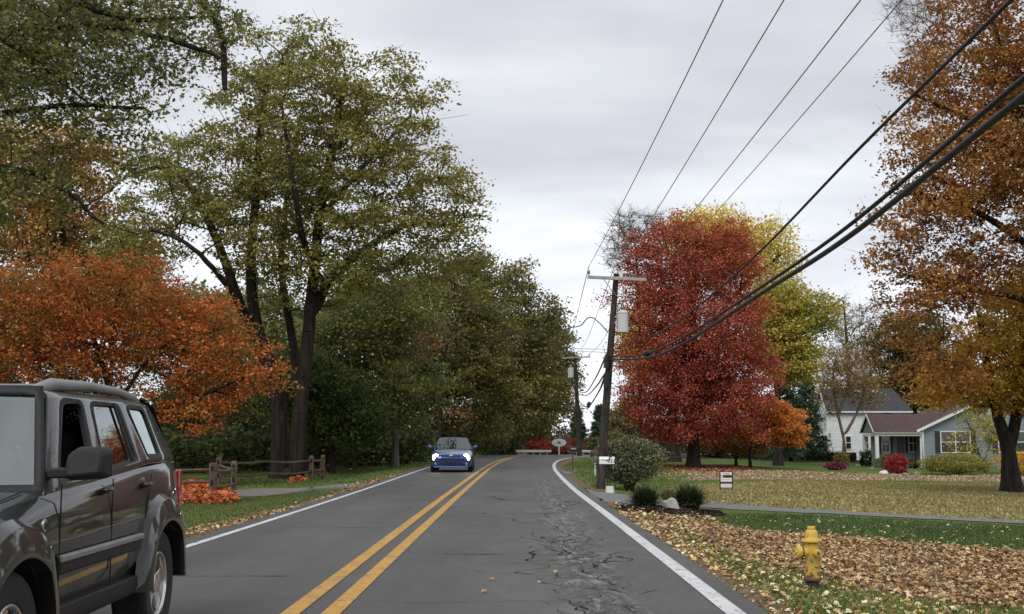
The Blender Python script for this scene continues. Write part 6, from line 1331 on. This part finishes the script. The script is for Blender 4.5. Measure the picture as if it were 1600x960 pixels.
# porch wing to the left
PW=-bx(1363.5,.2); Dp=3.2; pe=bz(675); pr=bz(647,1.4)
bw=1.0
slab(bh,'porch_roof',RBRN,[(-PW-.25,-.25,pe),(-.1,-.25,pe),(2.2,Dp/2,pr),(-PW-.25,Dp/2,pr)],.1)
slab(bh,'porch_roof',RBRN,[(-PW-.25,Dp+.3,pe),(-.1,Dp+.3,pe),(2.2,Dp/2,pr+.002),(-PW-.25,Dp/2,pr+.002)],.1)
MB().prism([(-.05,pe-.05),(Dp+.1,pe-.05),(Dp/2,pr-.12)],-PW-.1,-PW+.02,'x').build('porch_gable',BSID,bh)
MB().bar((-PW-.27,-.25,pe-.08),(-PW-.27,Dp/2,pr-.06),.04,.14).bar((-PW-.27,Dp+.3,pe-.08),(-PW-.27,Dp/2,pr-.06),.04,.14).build('bargeboard',TRIM,bh)
MB().box(-PW-.12,-.05,-.22,-.06,pe-.32,pe-.1).box(-PW-.12,-PW+.05,-.06,Dp,pe-.34,pe-.12).build('porch_beam',TRIM,bh)
MB().box(-PW-.22,-.05,-.36,-.255,pe-.14,pe-.02).build('gutter',plain('tan_gutter',(.33,.29,.25),.6),bh)
for x,y in ((-PW,-.12),(-PW,Dp-.15)): MB().box(x-.13,x+.13,y-.13,y+.13,-.15,pe-.33).build('porch_column',TRIM,bh,bevel=.01)
MB().box(-PW-.15,-.05,-.25,Dp,-.3,.02).build('porch_floor',plain('porch_concrete',(.2,.19,.17),.9,noise=.2),bh)
DKB=siding('shaded_blue_grey_boards',(.10,.13,.14),.2); wy=1.7
xw0=-PW+.15
wallsid(bh,'porch_wall',BSID,(xw0,wy),(0,wy),0,lambda f: pe-.1,.24,.015)
MB().box(xw0,0,wy+.06,wy+.3,0,pe-.1).build('porch_wall_core',BSID,bh)
window(bh,wallM(bx(1379,wy),wy-.02,bz(694,wy),PI),11*mB,26*mB,1,2,(1,-1),.2,2); window(bh,wallM(bx(1421.5,wy),wy-.02,bz(693,wy),PI),12.5*mB,26*mB,1,2,(1,-1),.2,2)
dr=MB().box(bx(1397,wy),bx(1407,wy),wy-.07,wy-.02,.02,bz(680,wy)).build('door',plain('dark_red_brown_door',(.08,.05,.045),.5),bh,bevel=.01)
MB().lathe([(.03,0),(.035,.04),(.001,.06)],10,Matrix.Translation((bx(1398.5,wy),wy-.07,1.0))@Matrix.Rotation(PI/2,4,'X')).build('door_handle',CHR,dr)
# ---- clipped hedges and garden shrubs
YLB=leaf_mat('lime_yellow_leaves',[hx(150,144,50),hx(132,130,46),hx(164,154,60),hx(112,116,44)],gain=1.05); HDG=leaf_mat('dark_hedge_leaves',[hx(34,44,26),hx(44,56,30),hx(26,36,22),hx(54,66,34)],tl=.05); HGN=leaf_mat('green_hedge_leaves',[hx(48,64,30),hx(60,78,36),hx(38,52,26)],tl=.05); HYL=leaf_mat('yellow_brown_shrub_leaves',[hx(110,98,38),hx(130,108,40),hx(92,84,36)],tl=.05); MAG=leaf_mat('magenta_flowers',[hx(120,34,78),hx(144,48,96),hx(90,30,60),hx(150,64,104)],tl=.05); BRN2=leaf_mat('burning_bush_leaves',[hx(160,30,44),hx(182,44,54),hx(132,28,38),hx(176,66,60)],tl=.1,gain=1.0); GRY2=leaf_mat('grey_green_low_leaves',[hx(92,96,66),hx(110,112,80),hx(76,82,54)],tl=.05)
def boxhedge(label,px0,px1,top,Yc,dep,lm,n,seed):
    a=onground(px0,Yc); b=onground(px1,Yc); h=P(px0,top,Yc).z-a.z; r=np.random.default_rng(seed); w=b.x-a.x; t=empty('hedge',(a+b)/2,label=label,cat='hedge')
    u=r.uniform(-1,1,(n,3)); m=r.integers(0,3,n); u[np.arange(n),m]=np.sign(u[np.arange(n),m])*(1-np.abs(r.normal(0,.06,n))); u*=1+.05*np.sin(u[:,[1,2,0]]*7)
    pos=u*np.array([w/2,dep/2,h/2])+np.array([0,0,h/2]); pos+=r.normal(0,.03,pos.shape); pos=pos[pos[:,2]>.02]; v,f=leaves(pos,.11,r); link('foliage',npmesh('foliage',v,f),lm,t)
    MB().box(-w/2*.88,w/2*.88,-dep/2*.85,dep/2*.85,-.1,h*.9).build('inner_branches',plain('dark_twigs',(.012,.012,.008),1),t); return t
YH=110
boxhedge('dark clipped hedge left of the white house corner',1253,1286,707.5,YH,1.4,HDG,5000,601)
boxhedge('dark clipped hedge in front of the white house beside the small tree trunk',1291,1334,707.5,YH,1.4,HDG,5500,602)
sh('tall dark green shrub between the two porch columns',1353,729,10.5,26,2600,.11,HGN,603,ry=.7,stems=0,at=onground(1353,95.5))
sh('yellow brown rounded shrub at the foot of the vase shaped tree',1316,728,11.5,22,2600,.11,HYL,604,stems=0)
sh('magenta flowering mound before the yellow brown shrub',1306,735,16,12,2600,.10,MAG,605,name='flower_mound',cat='flowers',stems=0)
sh('scarlet burning bush in front of the blue house porch',1402,741,17,30,4600,.09,BRN2,606,stems=5)
sh('olive brown rounded bush touching the scarlet bush',1388,736,13,27,2600,.09,leaf_mat('olive_bush_leaves',[hx(74,78,36),hx(92,90,42),hx(60,66,32)],tl=.05),607,stems=0)
sh('low grey green bush under the porch windows',1374,731,11,14,1500,.1,GRY2,608,stems=0)
sh('dark low shrub right of the scarlet bush',1427,733,9,15,1300,.1,HDG,609,stems=0)
sh('lime yellow spreading bush at the foot of the blue house wall',1490,741,52,30,7000,.11,YLB,610,stems=12,ry=1.5,name='spreading_bush',cat='bush')
sh('yellow green bush behind the forked trunk',1600,742,40,36,3500,.13,GOLD,611,stems=8,ry=1.5,name='spreading_bush',cat='bush')
for i,(px,py,rx,lb) in enumerate([(1381,741,7,'white rounded stone before the scarlet bush'),(1340,729,4,'small tan stone at the porch bed'),(1362,733,4,'small grey stone beside the porch column'),(1395,744,5,'brownish edging stone under the scarlet bush'),(1415,743,5,'flat tan edging stone right of the scarlet bush'),(1432,741,5,'dark edging stone at the house corner')]):
    B=G(px,py); k=B.y/F; rock(lb,B,rx*k,rx*.7*k,rx*.75*k,20+i,plain('white_stone',(.62,.6,.55),.85,noise=.15) if i==0 else plain('bed_stone',(.24,.2,.16),.9,noise=.3),'garden_stone')
# dark bin
B=onground(1215,112); k=112/F; bn=empty('waste_cart',B,label='dark covered waste cart with a pale lid under the amber tree',cat='waste cart')
MB().add([(-9*k,-.35,0),(9*k,-.35,0),(9*k,.35,0),(-9*k,.35,0),(-11*k,-.42,13*k),(11*k,-.42,13*k),(11*k,.42,13*k),(-11*k,.42,13*k)],[(3,2,1,0),(4,5,6,7),(0,1,5,4),(1,2,6,5),(2,3,7,6),(3,0,4,7)]).build('body',plain('dark_grey_plastic',(.03,.033,.038),.6),bn,bevel=.03)
MB().box(-11.5*k,1*k,-.45,.45,13.1*k,14.3*k).build('lid',WHTD,bn,bevel=.02); MB().box(1.1*k,11.5*k,-.45,.45,13.1*k,14.1*k).build('lid',plain('dark_grey_lid',(.03,.033,.038),.6),bn,bevel=.02)
for s in (-1,1): MB().lathe([(.12,-.04),(.12,.04)],14,Matrix.Translation((s*8*k,.36,.1))@Matrix.Rotation(PI/2,4,'Y')).build('wheel',BLKP,bn)
